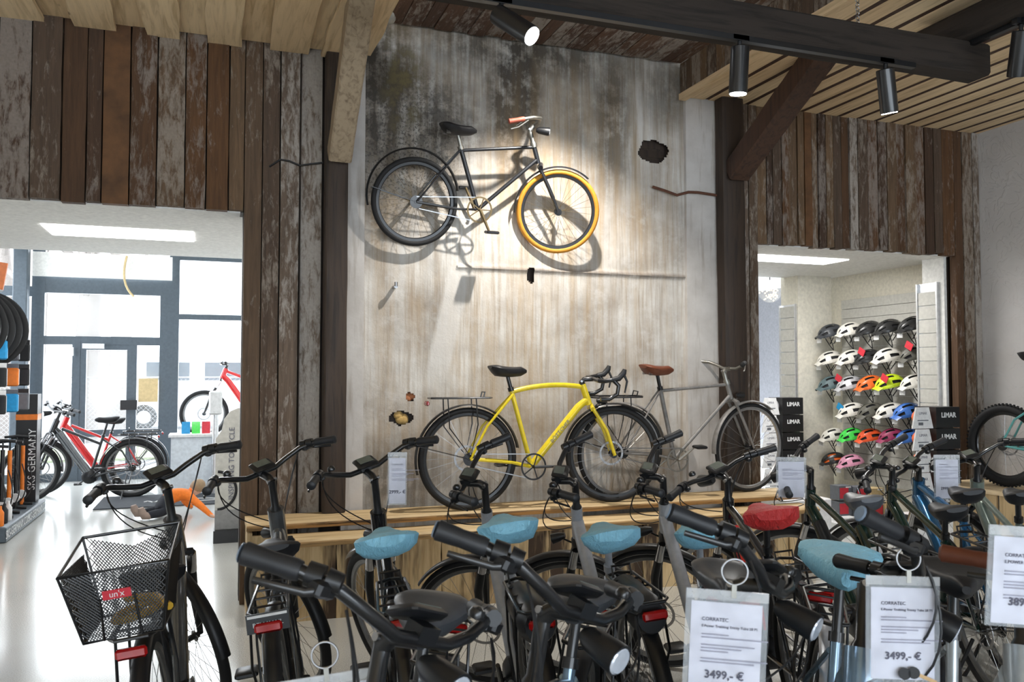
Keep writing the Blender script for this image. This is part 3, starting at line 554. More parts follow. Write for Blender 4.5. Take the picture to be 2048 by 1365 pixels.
    for s, pts in zip((-1, 1), gr):
        if bar == 'drop':
            P('brake_hood', 'grip_rubber', MB(S).tube([BC + V((.08, s * .21, .01)), BC + V((.13, s * .212, .02)), BC + V((.165, s * .212, .06)), BC + V((.172, s * .212, .085))], [.017, .021, .021, .014], 10), hbo)
            P('brake_lever', 'black_plastic', MB(S).tube([BC + V((.165, s * .212, .05)), BC + V((.19, s * .212, 0)), BC + V((.175, s * .214, -.08))], [.01, .008, .006], 8), hbo)
        else:
            a, b = pts[-2], pts[-1]; d = (b - a).normalized()
            P('grip', grip, MB(S).tube([a, a + d * .01, a + d * .05, b - d * .02, b + d * .006, b + d * .012], [.0165, .0185, .017, .0185, .0195, .012], 12), hbo)
            if gripend and grip == 'grip_rubber': P('grip_cap', 'grip_cap_skylit', MB(S).tube([b + d * .011, b + d * .014], [.017, .014], 12), hbo)  # bluish skylight on the grip end is put into the cap colour
            if kind != 'vintage':
                c = a - d * .025; P('brake_clamp', 'black_plastic', MB(S).tube([c - d * .014, c + d * .014], .021, 10).bevbox(c + V((.02, 0, -.012)), (.035, .03, .028), .006), hbo)
                P('brake_lever', 'black_metal', MB(S).tube([c + V((.028, 0, -.014)), c + d * .04 + V((.05, 0, -.02)), c + d * .12 + V((.045, 0, -.026))], [.009, .007, .006], 8, flat=.7), hbo)
                P('shifter', 'black_plastic', MB(S).tube([c - d * .045, c - d * .02], [.017, .02], 10).bevbox(c - d * .035 + V((-.012, 0, -.02)), (.03, .026, .024), .006), hbo)
            else: P('brake_lever', 'dull_alloy', MB(S).tube([a - d * .03 + V((0, 0, -.012)), a + d * .05 + V((.01, 0, -.045)), b + V((.01, 0, -.05))], .005, 6), hbo)
    if disp:
        dm = S @ Matrix.Translation(BC + V((-.035, 0, .035))) @ Matrix.Rotation(R_(-28), 4, 'Y'); do = P('display', 'black_plastic', MB(dm).bevbox((0, 0, 0), (.075, .1, .02), .008), hbo); P('screen', 'screen', MB(dm).box((.006, 0, .0105), (.045, .066, .002)), hbo)
        P('display_mount', 'black_plastic', MB(S).box(BC + V((-.008, 0, .012)), (.04, .05, .03)), hbo)
        c = BC + V((-.03, .16, .05)); P('bell', 'black_metal', MB(S).lathe([(.016, 0), (.018, .008), (.014, .018), (.004, .023)], 12, Matrix.Translation(c)), hbo)
    if lamp == 'bar': P('headlight', 'black_plastic', MB(S).tube([BC + V((.02, 0, -.03)), BC + V((.04, 0, -.03)), BC + V((.1, 0, -.034)), BC + V((.115, 0, -.035))], [.014, .025, .031, .031], 16), lab='round headlight'); P('headlight_lens', 'glass_lens', MB(S).tube([BC + V((.114, 0, -.035)), BC + V((.118, 0, -.035))], [.028, .024], 16))
    elif lamp == 'fork':
        c = cr + V((.075, 0, .055)); P('headlight', 'black_plastic', MB(S).tube([c + V((-.03, 0, 0)), c, c + V((.035, 0, 0))], [.012, .022, .025], 12).tube([cr + V((.03, 0, .01)), c], .005, 6)); P('headlight_lens', 'glass_lens', MB(S).tube([c + V((.034, 0, 0)), c + V((.037, 0, 0))], [.023, .02], 12))
    if cables:
        cb = MB()
        for s in (-1, 1):
            a = gr[0 if s < 0 else 1][3]
            for k, dxx in ((0, .1), (1, .16)): cb.tube(qcurve(S @ (a + V((.03, 0, -.02))), S @ (a + V((dxx + .05, -s * .03 * k, -.12 - .08 * k))), hd + V((.04, s * .02, .02 - .03 * k)), 10), .0027, 5, caps=False)
        P('cables', 'black_plastic', cb)
    if cover:
        cm = root.matrix_basis if False else (Matrix.Translation(root.location) @ M @ TS)
        c = capgrid(MB(cm), saddle_loft(sz + .014, saddle, 1.2, .018, .1, len(label))).build('saddle_cover', cover[0]); tag(c, cover[1], 'saddle cover', cover[2] if len(cover) > 2 else None)
    root['_'] = 0; del root['_']
    return root, Matrix.Translation(root.location) @ M, dict(S=S, BC=BC, H1=H1, grips=gr, BB=BB, SC=SC, R=R, hd=hd)
def hd_from(p, q): return math.atan2(q[1] - p[1], q[0] - p[0])
BL = 'blue saddle cover on '
# second row, noses to the wall
A, MA, dA = bike('grey trekking e-bike carrying a black wire basket', (-.156, 3.755), R_(86), kind='ebike', col_='grey_gloss', hz=.92, sz=.85, steer=30, saddle='wide', fender='black_plastic', rise=.17)
B_, MBk, dB = bike('dark grey e-bike with a wide black saddle beside the opening to the hall', (.263, 3.878), R_(84), kind='ebike', col_='grey_gloss', sz=.88, steer=32, saddle='wide', rise=.17, hz=.92)
C_, MC, dC = bike('black city e-bike with a curved stem, price tag and thin fork lamp', (.698, 3.768), R_(82), kind='ebike', col_='dark_frame', sz=.9, steer=26, bar='trek', rise=.2, lamp='fork', fender='black_metal', cover=('blue_cover', BL + 'the black e-bike with the curved stem'))
for i, (h, sz, hdg, nb) in enumerate([((1.16, 3.619), .945, 80, 'in front of the yellow bicycle rear wheel'), ((1.582, 3.577), .9, 78, 'in front of the yellow bicycle chainring'), ((2.032, 3.565), .885, 74, 'in front of the yellow bicycle front wheel')]):
    bike('silver low step e-bike with rack battery standing ' + nb, h, R_(hdg), kind='wave', col_='silver_frame', sz=sz if i else .95, steer=[66, 70, 66][i], batt=True, post='silver_frame', sidewall='vintage_grey', cover=('blue_cover', BL + 'the silver e-bike ' + nb) if i != 1 or True else None, saddle='comfort', group='silver low step e-bikes in front of the platform')
bike('black and red e-bike with a red saddle cover', (2.387, 3.561), R_(72), kind='trek', col_='dark_frame', col2='red_frame', sz=.94, steer=30, bar='flat', rise=.13, saddle='comfort', cover=('red_cover', 'red cover with white print over the saddle of the black and red e-bike'), batt=False, lamp='bar')
G1, MG1, dG1 = bike('dark green e-bike with a shield emblem and bare grey saddle', (3.055, 3.779), R_(74), kind='trek', col_='green_dark', sz=.94, steer=55, bar='flat', rise=.13, reach=.1, saddle='sport', saddle_mat='saddle_grey', lamp='bar')
bike('dark green e-bike behind the one with the grey saddle', (3.585, 3.75), R_(70), kind='compact', col_='green_dark', sz=.87, steer=50, bar='flat', rise=.12, reach=.09, saddle='sport', lamp='bar')
bike('metallic blue mountain e-bike with a thick down tube', (3.907, 3.88), R_(66), kind='mtb', col_='blue_frame', sz=.92, steer=45, bar='flat', rise=.08, reach=.06, saddle='sport', rack=False, fender=None, lamp=None, tail=False)
bike('sage grey e-bike next to the blue mountain e-bike', (4.18, 3.72), R_(60), kind='ebike', col_='sage', sz=.92, steer=20, bar='trek', rise=.12, saddle='sport', lamp='fork')
# front row, facing the room with bars turned
for i, (h, a, stz, kw) in enumerate([((.265, 1.5), 24, 58, dict(col_='dark_frame', label='black e-bike with a round bar headlight, its price pocket at the grip')), ((.6, 1.57), 33, 64, dict(col_='silver_blue', label='steel blue e-bike with a round bar headlight and no price sign')),
        ((1.08, 1.62), 33, 70, dict(col_='silver_blue', label='steel blue e-bike behind the larger 3499 euro sign')), ((1.37, 1.53), 36, 88, dict(col_='silver_blue', label='steel blue low step e-bike with a keyed 3499 euro sign and sprung covered saddle')), ((1.72, 1.42), 33, 60, dict(col_='pale_silver', label='pale silver e-bike with brown leather grips and curved tubes'))]):
    lab = kw.pop('label'); hdg = R_(-90 - a)
    r_, Mx, dx = bike(lab, h, hdg, kind='wave' if i > 1 else 'trek', thick=.052 if i > 1 else None, sz=[.95, .95, .95, .985, .95][i], steer=stz, bar='trek' if i < 4 else 'north', rise=.17 if i < 4 else .1, reach=.085, lamp='bar', saddle=['comfort', 'comfort', 'comfort', 'spring', 'wide'][i], saddle_mat='saddle_grey' if i < 3 else 'saddle_black', grip='grip_rubber' if i < 4 else 'brown_leather', fender='black_plastic' if i != 3 else 'silver_frame', batt=False,
        cover=('blue_cover', 'blue plastic cover on the sprung saddle behind the keyed price sign') if i == 3 else None, lean=-6, gripend=True, **kw)
# bicycles on the wall and the platforms
bike('black antique bicycle with one orange tyre hung high on the plaster wall', (1.31, 5.74), 0, fo=(-.015, .04), z0=2.72 - .31, lean=11, R=.31, tr=.019, wb=1.08, kind='vintage', col_='old_black', hz=.79, sz=.87, steer=-16, bar='north', rise=.13, reach=.03, rack=False, fender='old_black', lamp='bar', disp=False, tyre='rubber', ftyre='orange_tyre', rim='old_black', chainr='tarnish', crank='tarnish', fork='old_black', tail=False, kick=False, cables=False, grip='red_grip', spk='tarnish', sus=False, disc=False, crank_a=-65, saddle='spring', post='dull_alloy', anchor=(0, 0, .3))
YB, MY, dY = bike('yellow touring bicycle with drop handlebar and rear rack on the platform', (1.64, 5.53), 0, z0=.578, lean=0, R=.35, tr=.02, wb=1.09, kind='diamond', col_='yellow_frame', hz=.86, sz=.985, steer=-12, bar='drop', rise=.06, reach=.09, saddle='sport', fender='black_metal', lamp='fork', disp=False, fork='yellow_frame', sus=False, kick=False, cables=False, crank_a=0, anchor=(0, 0, .3), rim='black_metal', spk='steel')
bike('weathered silver vintage bicycle with a brown leather saddle', (2.86, 5.66), 0, z0=.578, lean=5, R=.35, tr=.016, wb=1.14, kind='vintage', col_='vintage_grey', hz=.88, sz=1.0, steer=8, bar='trek', rise=.1, reach=.06, saddle='spring', saddle_mat='brown_leather', fender='vintage_grey', lamp='fork', disp=False, rim='steel', fork='vintage_grey', chainr='dull_alloy', crank='dull_alloy', sus=False, disc=False, kick=False, cables=False, tail=False, anchor=(0, 0, .3), grip='rubber', crank_a=40)
bike('teal mountain bike with knobby tyres by the white textured wall', (6.28, 5.3), R_(-86), z0=.565, lean=0, R=.345, tr=.036, wb=1.14, kind='mtb', rim='black_metal', col_='teal_frame', sz=1.12, hz=.95, steer=0, bar='flat', rise=.06, saddle='sport', rack=False, fender=None, lamp=None, tail=False, kick=False, disp=False, knob=True, anchor=(0, 0, .3), spk='steel', cables=False)
# emblem strut on the green e-bike, frame lettering, basket
MB().tube([dG1['SC'] + V((-.02, 0, .02)), dG1['SC'] + V((-.2, 0, -.2))], [.034, .038], 14).build('rear_strut', 'green_dark', G1)
sh = [(-.022, .028), (.022, .028), (.022, -.004), (0, -.03), (-.022, -.004)]; MB(Matrix.Translation(dG1['SC'] + V((-.148, 0, -.075))) @ Matrix.Rotation(R_(-90), 4, 'Z') @ Matrix.Rotation(R_(-42), 4, 'X')).prism(sh, .006).build('shield_emblem', 'white_plastic', G1)
text('BÖTTCHER', .04, Matrix.Translation(dY['hd'].lerp(dY['BB'], .5) + V((0, -.028, 0))) @ Matrix.Rotation(R_(47.5), 4, 'Y').inverted() @ Matrix.Rotation(R_(90), 4, 'X'), 'vintage_grey', YB)
MB().box((-.285, 0, .735), (.006, .13, .06)).build('dealer_plate', 'black_plastic', B_); MB().box((-.289, 0, .757), (.003, .12, .008)).build('plate_strip', 'white_plastic', B_); text('BEN KAUL', .02, Matrix.Translation((-.2895, 0, .73)) @ Matrix.Rotation(R_(-90), 4, 'Z') @ Matrix.Rotation(R_(90), 4, 'X'), 'white_plastic', B_)
bk = empty('bicycle_basket'); tag(bk, 'black wire mesh basket on the rack of the grey e-bike', 'basket'); bk.matrix_basis = MA @ Matrix.Translation((-.12, .02, .762))
def bp(u, v, side):  # points on the sloping basket sides, v = 0 bottom .. 1 top
    sx_, sy_ = .14 + .03 * v, .105 + .04 * v; hgt = .2 * v
    return {0: V((-sx_, u * sy_, hgt)), 1: V((sx_, u * sy_, hgt + .05 * v * abs(u))), 2: V((u * sx_, -sy_, hgt)), 3: V((u * sx_, sy_, hgt))}[side]
ms = MB()
for side in range(4):
    n = 26
    for k in range(-n, n + 1):
        for sgn in (-1, 1):
            seg = []
            for q in range(9): v = q / 8; u = k / n * 2 + sgn * (v - .5) * 1.4; seg.append((u, v))
            seg = [bp(u, v, side) for u, v in seg if abs(u) <= 1]
            if len(seg) > 1: ms.tube(seg, .0017, 3, caps=False)
for k in range(18): x = -.14 + .28 * k / 17; ms.tube([(x, -.105, 0), (x, .105, 0)], .0012, 3, caps=False)
ms.build('wire_mesh', 'black_metal', bk)
rm_ = MB()
for v in (0, 1): rm_.tube([bp(-1, v, 0), bp(1, v, 0), bp(1, v, 1), bp(-1, v, 1)], .005 if v else .004, 8, closed=True)
for s1 in (-1, 1):
    for sd in (0, 1): rm_.tube([bp(s1, 0, sd), bp(s1, 1, sd)], .004, 6)
rm_.tube([(-.145, -.05, .0), (-.165, -.045, .12), (-.165, .045, .12), (-.145, .05, 0)], .004, 6); rm_.build('basket_frame', 'black_metal', bk)
MB().box((-.168, .0, .13), (.004, .075, .026), Matrix.Rotation(R_(-8), 4, 'Y')).build('name_plate', 'label_red', bk); text("un'x", .024, Matrix.Translation((-.1715, .0, .13)) @ Matrix.Rotation(R_(-90), 4, 'Z') @ Matrix.Rotation(R_(90), 4, 'X'), 'white_plastic', bk)
lk = MB(MA @ Matrix.Translation((-.1, 0, .79))); lk.torus(.07, .012, 24, 8, Matrix.Rotation(R_(80), 4, 'X')).tube([(-.1, -.1, .02), (.02, -.05, .03), (.1, .05, .02)], .012, 8); tag(lk.build('cable_lock', 'yellow_lock'), 'coiled orange cable lock lying in the wire basket', 'lock')
# price signs in clear pockets
def sign(P0, yaw, label, lines, price, wd=.165, ht=.235, ring=True, roll=0, keys=False):
    o = wthing('price_sign', P0, label, 'sign'); Mx = Matrix.Translation(P0) @ Matrix.Rotation(R_(yaw), 4, 'Z') @ Matrix.Rotation(R_(roll), 4, 'Y')
    MB(Mx).box((0, 0, -ht / 2), (wd, .0035, ht)).build('pocket', 'frost_plastic', o); MB(Mx).box((0, 0, -ht * .54), (wd * .86, .0012, ht * .86)).build('sheet', 'paper', o)
    MB(Mx).box((0, 0, -.009), (wd, .0045, .018)).build('pocket_strip', 'clear_plastic', o)
    ix = -wd * .3; z = -.055
    for s_, k in lines: text(s_, k, Mx @ Matrix.Translation((ix, -.003, z)) @ Matrix.Rotation(R_(90), 4, 'X'), 'ink', o, align='LEFT'); z -= k * 1.35
    z -= .006; b = MB(Mx)
    for k in range(7): b.box((ix + (.026 + .012 * (k * 7 % 4)) , -.003, z), (.05 + .024 * (k * 7 % 4), .0006, .0022)); z -= .0058 + (.008 if k in (1, 4) else 0)
    b.build('print_lines', 'print_grey', o); text(price, .021, Mx @ Matrix.Translation((.0, -.003, -ht * .75)) @ Matrix.Rotation(R_(90), 4, 'X'), 'ink', o, name='price', bold=.0004)
    if ring: MB(Mx).torus(.024, .002, 24, 6, Matrix.Translation((.012, 0, .036))).build('key_ring', 'steel', o); MB(Mx).box((.012, 0, .0), (.009, .006, .026)).build('clip', 'dull_alloy', o)
    if keys: MB(Mx).tube([(-.0, -.008, -ht * .9), (.0, -.012, -ht * .9)], .012, 14).tube([(.018, -.008, -ht * .89), (.018, -.012, -ht * .89)], .012, 14).build('key_head', 'black_plastic', o); MB(Mx).box((.04, -.01, -ht * .93), (.05, .002, .007), Matrix.Rotation(R_(22), 4, 'Y')).build('key_blade', 'key_brass', o)
    return o
def at(px, py, D):
    f = V((math.sin(R_(19.5)) * .99918, math.cos(R_(19.5)) * .99918, .04044)); r = V((math.cos(R_(19.5)), -math.sin(R_(19.5)), 0)); u = r.cross(f); return V((0, 0, 1.5)) + (f + r * ((px - 1024) / 1680) - u * ((py - 682.5) / 1680)) * D
tl = [('CORRATEC', .0095), ('E-Power Trekking Trinity Tube 28 PS', .0068)]
sign(at(1455, 1182, 1.58), -26, 'clear price pocket reading 3499 euro hanging by a key ring, without keys', tl, '3499,- €', wd=.152, ht=.21, roll=3)
sign(at(1805, 1153, 1.72), -22, 'clear price pocket reading 3499 euro with two keys inside', tl, '3499,- €', wd=.148, ht=.215, keys=True, roll=1)
sign(at(2060, 1055, 1.6), -20, 'clear price pocket of the pale silver e-bike reading 3899 euro', [('CORRATEC', .0095), ('E.POWER C29', .0085)], '3899,- €', wd=.155, ht=.19, roll=4)
sign(at(640, 1352, 1.55), -10, 'clear price pocket hanging by keys from the black e-bike with headlight', [], '', wd=.23, ht=.2, roll=-6)
sign(at(795, 905, 3.75), -15, 'paper price tag hanging from the grip of the black e-bike with curved stem', [('CORRATEC', .01)], '2999,- €', wd=.085, ht=.235, ring=False)
sign(at(1582, 915, 4.3), -25, 'grey backed price pocket beside the left helmet box stack', [], '', wd=.15, ht=.21, ring=False)
sign(at(1893, 910, 4.7), -20, 'price pocket hanging beside the blue mountain e-bike', tl, '2999,- €', wd=.145, ht=.25, ring=False)

# ------------------------------------------------------------ entrance hall beyond the left opening
hc = struct(MB().box((-1.35, 7.25, 2.66), (4.3, 2.45, .08)).build('ceiling_hall', 'white_wall')); MB().box((-1.35, 8.48, 3.1), (4.3, .06, .95)).build('bulkhead', 'white_wall', hc)
struct(MB().box((-1.2, 11, 3.62), (4.6, 5.2, .08)).build('ceiling_hall_high', 'white_wall'))
struct(MB().box((.78, 9.7, 1.8), (.1, 7.4, 3.6)).build('wall_hall_right', 'white_wall')); wl = MB().box((-3.3, 7.6, 1.8), (.1, 3.5, 3.6)).box((-3.3, 11.4, .2), (.1, 4.2, .4)); struct(wl.build('wall_hall_left', 'white_wall'))
tag(MB().box((-.7, 7.22, 2.617), (1.05, .5, .012)).build('ceiling_lamp', 'panel_on'), 'long flat light panel in the white ceiling of the hall', 'ceiling light')
def a_down(name, loc, sx, sy, p): area(name, loc, (0, 0, 0), sx, sy, p, (1, .98, .95))
a_down('panel_light_hall', (-.7, 7.22, 2.6), 1.05, .5, 25)
fac = struct(MB().box((-1.2, 13.35, 3.45), (4.6, .14, .3)).build('window_1', 'anthracite'))
BN = [0]
def bar_(x0, x1, z0, z1, nm='window_bar', d=None, m='anthracite'):
    BN[0] += 1; d = d or .1 - .0017 * BN[0]
    return MB().box(((x0 + x1) / 2, 13.33, (z0 + z1) / 2), (x1 - x0, d, z1 - z0)).build(nm, m, fac, smooth=False)
for x0, x1, z0, z1 in [(-3.2, -2.42, 2.6, 2.74), (-2.42, -2.26, 0, 3.3), (-1.9, -1.8, 0, 2.02), (-.76, -.64, 0, 2.75), (-.64, -.5, 0, 3.35), (.4, .72, 0, 3.35), (-2.3, -.64, 2.66, 2.9), (-2.3, -.7, 1.93, 2.05), (-.5, .45, 2.32, 2.4), (-.5, .45, 3.2, 3.3), (-2.3, -.7, .0, .12), (-.5, .45, 0, .25), (-1.82, -1.72, .1, 1.95), (-1.19, -1.06, .1, 1.95), (-1.8, -1.1, .62, .72), (-1.1, -.7, .62, .72), (-1.8, -1.1, 1.86, 1.95), (-3.2, -2.3, 0, .12)]: bar_(x0, x1, z0, z1)
for x0, x1, z0, z1 in [(-2.26, -.76, 2.05, 2.66), (-2.26, -1.9, .1, 1.93), (-1.72, -1.19, .72, 1.86), (-1.72, -1.19, .1, .62), (-1.06, -.76, .1, 1.93), (-.5, .4, .25, 2.32), (-.5, .4, 2.4, 3.2)]: bar_(x0, x1, z0, z1, 'pane', .008, 'clear_glass')
MB().box((-1.5, 13.2, 3.05), (1.8, .05, .34)).build('blind_box', 'white_wall', fac); MB().box((-1.47, 13.24, 1.25), (.25, .006, .36)).build('notice', 'white_box', fac); MB().box((-1.15, 13.22, 1.07), (.22, .05, .14)).build('door_handle_plate', 'black_plastic', fac); MB().box((-1.9, 13.22, 1.83), (.05, .04, .12)).build('hinge', 'white_plastic', fac); MB().box((-1.62, 13.2, 1.91), (.28, .06, .07)).build('door_closer', 'alu', fac); MB().box((-.9, 13.25, 1.28), (.26, .006, .34)).build('notice', 'carton', fac)
MB().tube(qcurve((-1.2, 13.1, 3.2), (-1.3, 13.1, 2.8), (-1.1, 13.1, 2.62)), .015, 6).build('hanging_cable', 'carton', fac)
timber('corner_column', (-2.5, 13.0, 0), (-2.5, 13.0, 3.55), .18, .18, 'anthracite', 'dark grey column in the glass corner behind the tyres', (0, 1, 0))
# outside
struct(MB().box((-2, 34, -.06), (70, 41, .1)).build('ground_outside', 'road')); tag(MB().box((-3, 17.6, .01), (26, 2.6, .05)).build('grass_strip', 'grass_out'), 'pale winter grass strip outside the glass door', 'grass', kind='stuff')
def tree(x, y, r, h, lab):
    o = wthing('bare_tree', (x, y, 0), lab, 'tree', 'bare trees outside the glass door'); MB().tube([(x, y, 0), (x + .1, y, h * .4), (x - .15, y, h * .75), (x, y, h)], [r, r * .8, r * .5, r * .15], 10).build('trunk', 'bark_tree', o)
    b = MB()
    for k in range(9):
        z = h * random.uniform(.3, .85); a = random.uniform(0, 6.28); l = random.uniform(1, 2.2); b.tube([(x, y, z), (x + l * .5 * math.cos(a), y + l * .4 * math.sin(a), z + l * .5), (x + l * math.cos(a), y + l * .7 * math.sin(a), z + l * 1.1)], [r * .35, r * .22, r * .06], 6)
    b.build('branches', 'bark_tree', o)
for x, y, r, h, lab in [(-3.7, 20.5, .22, 8, 'bare tree with a pale trunk left of the glass door'), (-2.75, 21, .3, 9, 'thick bare tree seen through the middle of the glass door'), (-2.0, 20.2, .24, 8.5, 'leaning bare tree seen through the right part of the glass door'), (-4.6, 22, .2, 8, 'thin bare tree behind the fence near the corner column')]: tree(x, y, r, h, lab)
fe = wthing('chain_link_fence', (-3, 19, 0), 'grey chain link fence outside the glass door', 'fence')
b = MB()
for k in range(90):
    x = -7 + k * .09
    for s in (-1, 1): b.tube([(x, 19, .1), (x + s * 1.35, 19, 1.45)], .004, 3, caps=False)
b.build('wire_mesh', 'steel', fe)
for k in range(5): MB().cyl((-7 + k * 2, 19, 0), (-7 + k * 2, 19, 1.55), .03, 8).build('fence_post', 'steel', fe)
MB().cyl((-7, 19, 1.45), (1.2, 19, 1.45), .015, 6).build('top_rail', 'steel', fe)
vn = wthing('parked_van', (-.4, 25, 0), 'white van parked outside behind the window', 'van'); MB().prism([(-2.4, .35), (2.4, .35), (2.4, 1.1), (1.7, 1.3), (1.1, 2.0), (-2.3, 2.0), (-2.4, 1.8)], 1.8, Matrix.Translation((-.2, 25, 0))).build('body', 'van_white', vn)
MB().box((-1.2, 24.99, 1.6), (1.1, .02, .5)).build('window', 'anthracite', vn); MB().box((.3, 24.99, 1.6), (1.1, .02, .5)).build('window', 'anthracite', vn)
for s in (-1.6, 1.4): MB().torus(.26, .08, 20, 8, Matrix.Translation((s - .2, 25.0, .35))).build('wheel', 'rubber', vn)
# tyres, rack and pump stand
for k in range(8): tag(MB(Matrix.Translation((-2.190 + .035 * k, 7.95 + .1 * k, 1.93 - .004 * k))).torus(.325, .028, 40, 8, ry=.022).build('spare_tyre_hoop', 'rubber'), 'black bicycle tyre hanging in the row above the accessory rack', 'tyre', 'hanging bicycle tyres')
tag(MB().cyl((-2.310, 7.85, 2.285), (-1.860, 8.85, 2.275), .012, 8).box((-2.360, 8.3, 1.3), (.05, 1.2, 2.5)).build('tyre_rail', 'steel'), 'steel rail and panel the bicycle tyres hang from', 'rack')
tag(MB().box((-2.080, 9.1, 2.46), (.4, .03, .26), Matrix.Rotation(R_(8), 4, 'Y')).build('header_sign', 'banner_orange'), 'orange and white header sign above the hanging tyres', 'sign')
ps = wthing('pump_stand', (-1.910, 9.5, 0), 'dark floor stand for pumps with a lettered edge', 'stand'); MB().bevbox((-1.980, 9.55, .07), (.5, 1.85, .14), .01).build('base', 'anthracite', ps); MB().box((-2.200, 9.6, .7), (.04, 1.7, 1.2)).build('back_panel', 'black_box', ps)
text('SKS-GERMANY.COM', .11, TXY((-1.726, 9.1, .07), 90), 'white_box', ps); text('SKS-GERMANY.COM', .11, TXY((-1.726, 10.05, .07), 90), 'white_box', ps)
def pump(x, y, c1, lab, h=.62):
    o = wthing('floor_pump', (x, y, .14), lab, 'pump', 'floor pumps on the stand'); MB().cyl((x, y, .15), (x, y, .14 + h), .02, 10).build('barrel', c1, o); MB().tube([(x - .11, y, .14 + h + .08), (x, y, .14 + h + .09), (x + .11, y, .14 + h + .08)], .014, 8).cyl((x, y, .14 + h), (x, y, .14 + h + .08), .008, 6).build('handle', 'black_plastic', o); MB().tube([(x - .1, y, .15), (x, y, .16), (x + .1, y, .15)], .015, 8).build('foot', 'black_plastic', o); MB().lathe([(.045, 0), (.045, .02)], 14, Matrix.Translation((x, y - .03, .26)) @ Matrix.Rotation(R_(90), 4, 'X')).build('gauge', 'white_plastic', o); MB().tube(qcurve((x + .02, y, .2), (x + .14, y, .3), (x + .05, y, .6)), .006, 6).build('hose', 'black_plastic', o)
for k, (c, lab) in enumerate([('orange_plastic', 'orange floor pump standing at the near end of the stand'), ('black_metal', 'black floor pump on the stand'), ('orange_plastic', 'orange floor pump in the middle of the stand'), ('black_metal', 'black floor pump next to the tall black column'), ('orange_plastic', 'orange floor pump at the far end of the stand')]): pump(-1.880, 8.85 + k * .3, c, lab, .62 + .03 * (k % 2))
o = wthing('pump_column', (-1.860, 10.3, .14), 'tall black display column with an orange band on the stand', 'display'); MB().box((-1.880, 10.3, .72), (.2, .2, 1.15)).build('body', 'black_box', o); MB().box((-1.880, 10.3, 1.05), (.206, .206, .06)).build('band', 'orange_plastic', o); text('SKS GERMANY', .1, Matrix.Translation((-1.820, 10.195, .6)) @ Matrix.Rotation(R_(-90), 4, 'Y') @ Matrix.Rotation(R_(90), 4, 'X'), 'white_box', o)
for k in range(6):
    o = MB().lathe([(.03, 0), (.032, .02), (.032, .12), (.014, .15), (.012, .18)], 12, Matrix.Translation((-1.800 - .07 * (k % 2), 8.72 + .08 * k, .14))).build('spray_bottle', ['orange_plastic', 'white_plastic', 'black_plastic'][k % 3]); tag(o, ['orange', 'white', 'black'][k % 3] + ' care bottle at the near end of the pump stand', 'bottle', ['orange', 'white', 'black'][k % 3] + ' care bottles on the pump stand')
for k in range(18):
    x = -1.82 + .05 * (k % 2); y = 8.2 + (k % 6) * .24; z = 1.72 - (k // 6) * .24; c = ['black_box', 'black_plastic', 'black_box', 'box_grey', 'orange_plastic', 'label_blue'][(k * 5 + k // 6) % 6]
    o = wthing('accessory_pack', (x, y, z), {'black_box': 'black', 'label_blue': 'blue', 'box_grey': 'dark grey', 'orange_plastic': 'orange', 'black_plastic': 'black plastic'}[c] + ' accessory pack hanging under the bicycle tyres', 'pack', {'black_box': 'black', 'label_blue': 'blue', 'box_grey': 'grey', 'orange_plastic': 'orange', 'black_plastic': 'black plastic'}[c] + ' accessory packs')
    MB().bevbox((x, y, z), (.11, .05, .17), .012).build('pack', c, o); MB().box((x, y, z + .1), (.1, .004, .05)).build('hang_card', ['box_grey', 'white_box', 'black_box'][k % 3], o)
tag(MB().box((-2.310, 7.6, .72), (.08, .5, 1.42)).build('slat_display_end', 'slat'), 'white slatted display end beside the pump stand', 'display')
# bicycles in the hall
bike('black and red trekking e-bike parked in the hall', (-.93, 11.3), R_(188), kind='ebike', col_='dark_frame', col2='grey_gloss', R=.355, tr=.03, sz=1.0, hz=.98, steer=25, saddle='sport', bar='flat', rise=.12, lean=-3, anchor=(0, 0, .3), lamp='bar', fender='black_metal', cables=False)
bike('red e-bike parked behind the black and red one in the hall', (-.92, 11.95), R_(186), kind='ebike', col_='red_frame', R=.355, tr=.03, sz=.95, hz=.98, steer=20, saddle='sport', bar='flat', rise=.12, lean=-3, anchor=(0, 0, .3), lamp='bar', cables=False, fender='black_metal')
bike('red mountain e-bike raised on a stand in the hall window', (-.13, 12.95), R_(176), z0=.6, kind='mtb', col_='red_frame', R=.34, tr=.028, wb=1.14, sz=1.0, hz=1.0, steer=0, saddle='sport', bar='flat', rise=.06, lean=0, anchor=(1.14, 0, .3), rack=False, fender=None, lamp=None, tail=False, kick=False, disp=False, cables=False, fork='black_metal')
tag(MB().bevbox((.2, 12.9, .3), (1.1, .5, .59), .02).build('bike_pedestal', 'counter_white'), 'white pedestal under the red mountain e-bike', 'pedestal')
ct = wthing('counter', (-.2, 11.5, 0), 'pale blue white counter with leaflets in the hall', 'counter'); MB().box((-.17, 11.55, .36), (.66, .4, .72)).build('body', 'counter_white', ct); MB().box((-.17, 11.55, .735), (.72, .46, .03)).build('top', 'white_box', ct)
for k, (c, n_) in enumerate([('label_blue', 'blue'), ('h_green', 'green'), ('label_red', 'red')]): tag(MB().box((-.33 + .12 * k, 11.45, .83), (.1, .03, .15), Matrix.Rotation(R_(-12), 4, 'X')).build('leaflet', c), n_ + ' leaflet standing on the hall counter', 'leaflet')
o = wthing('dispenser_stand', (.02, 11.3, 0), 'white dispenser on a slim post beside the counter', 'dispenser'); MB().cyl((.02, 11.3, 0), (.02, 11.3, 1.15), .04, 10).build('post', 'alu', o); MB().bevbox((.02, 11.24, 1.15), (.16, .12, .3), .02).build('dispenser', 'white_plastic', o)
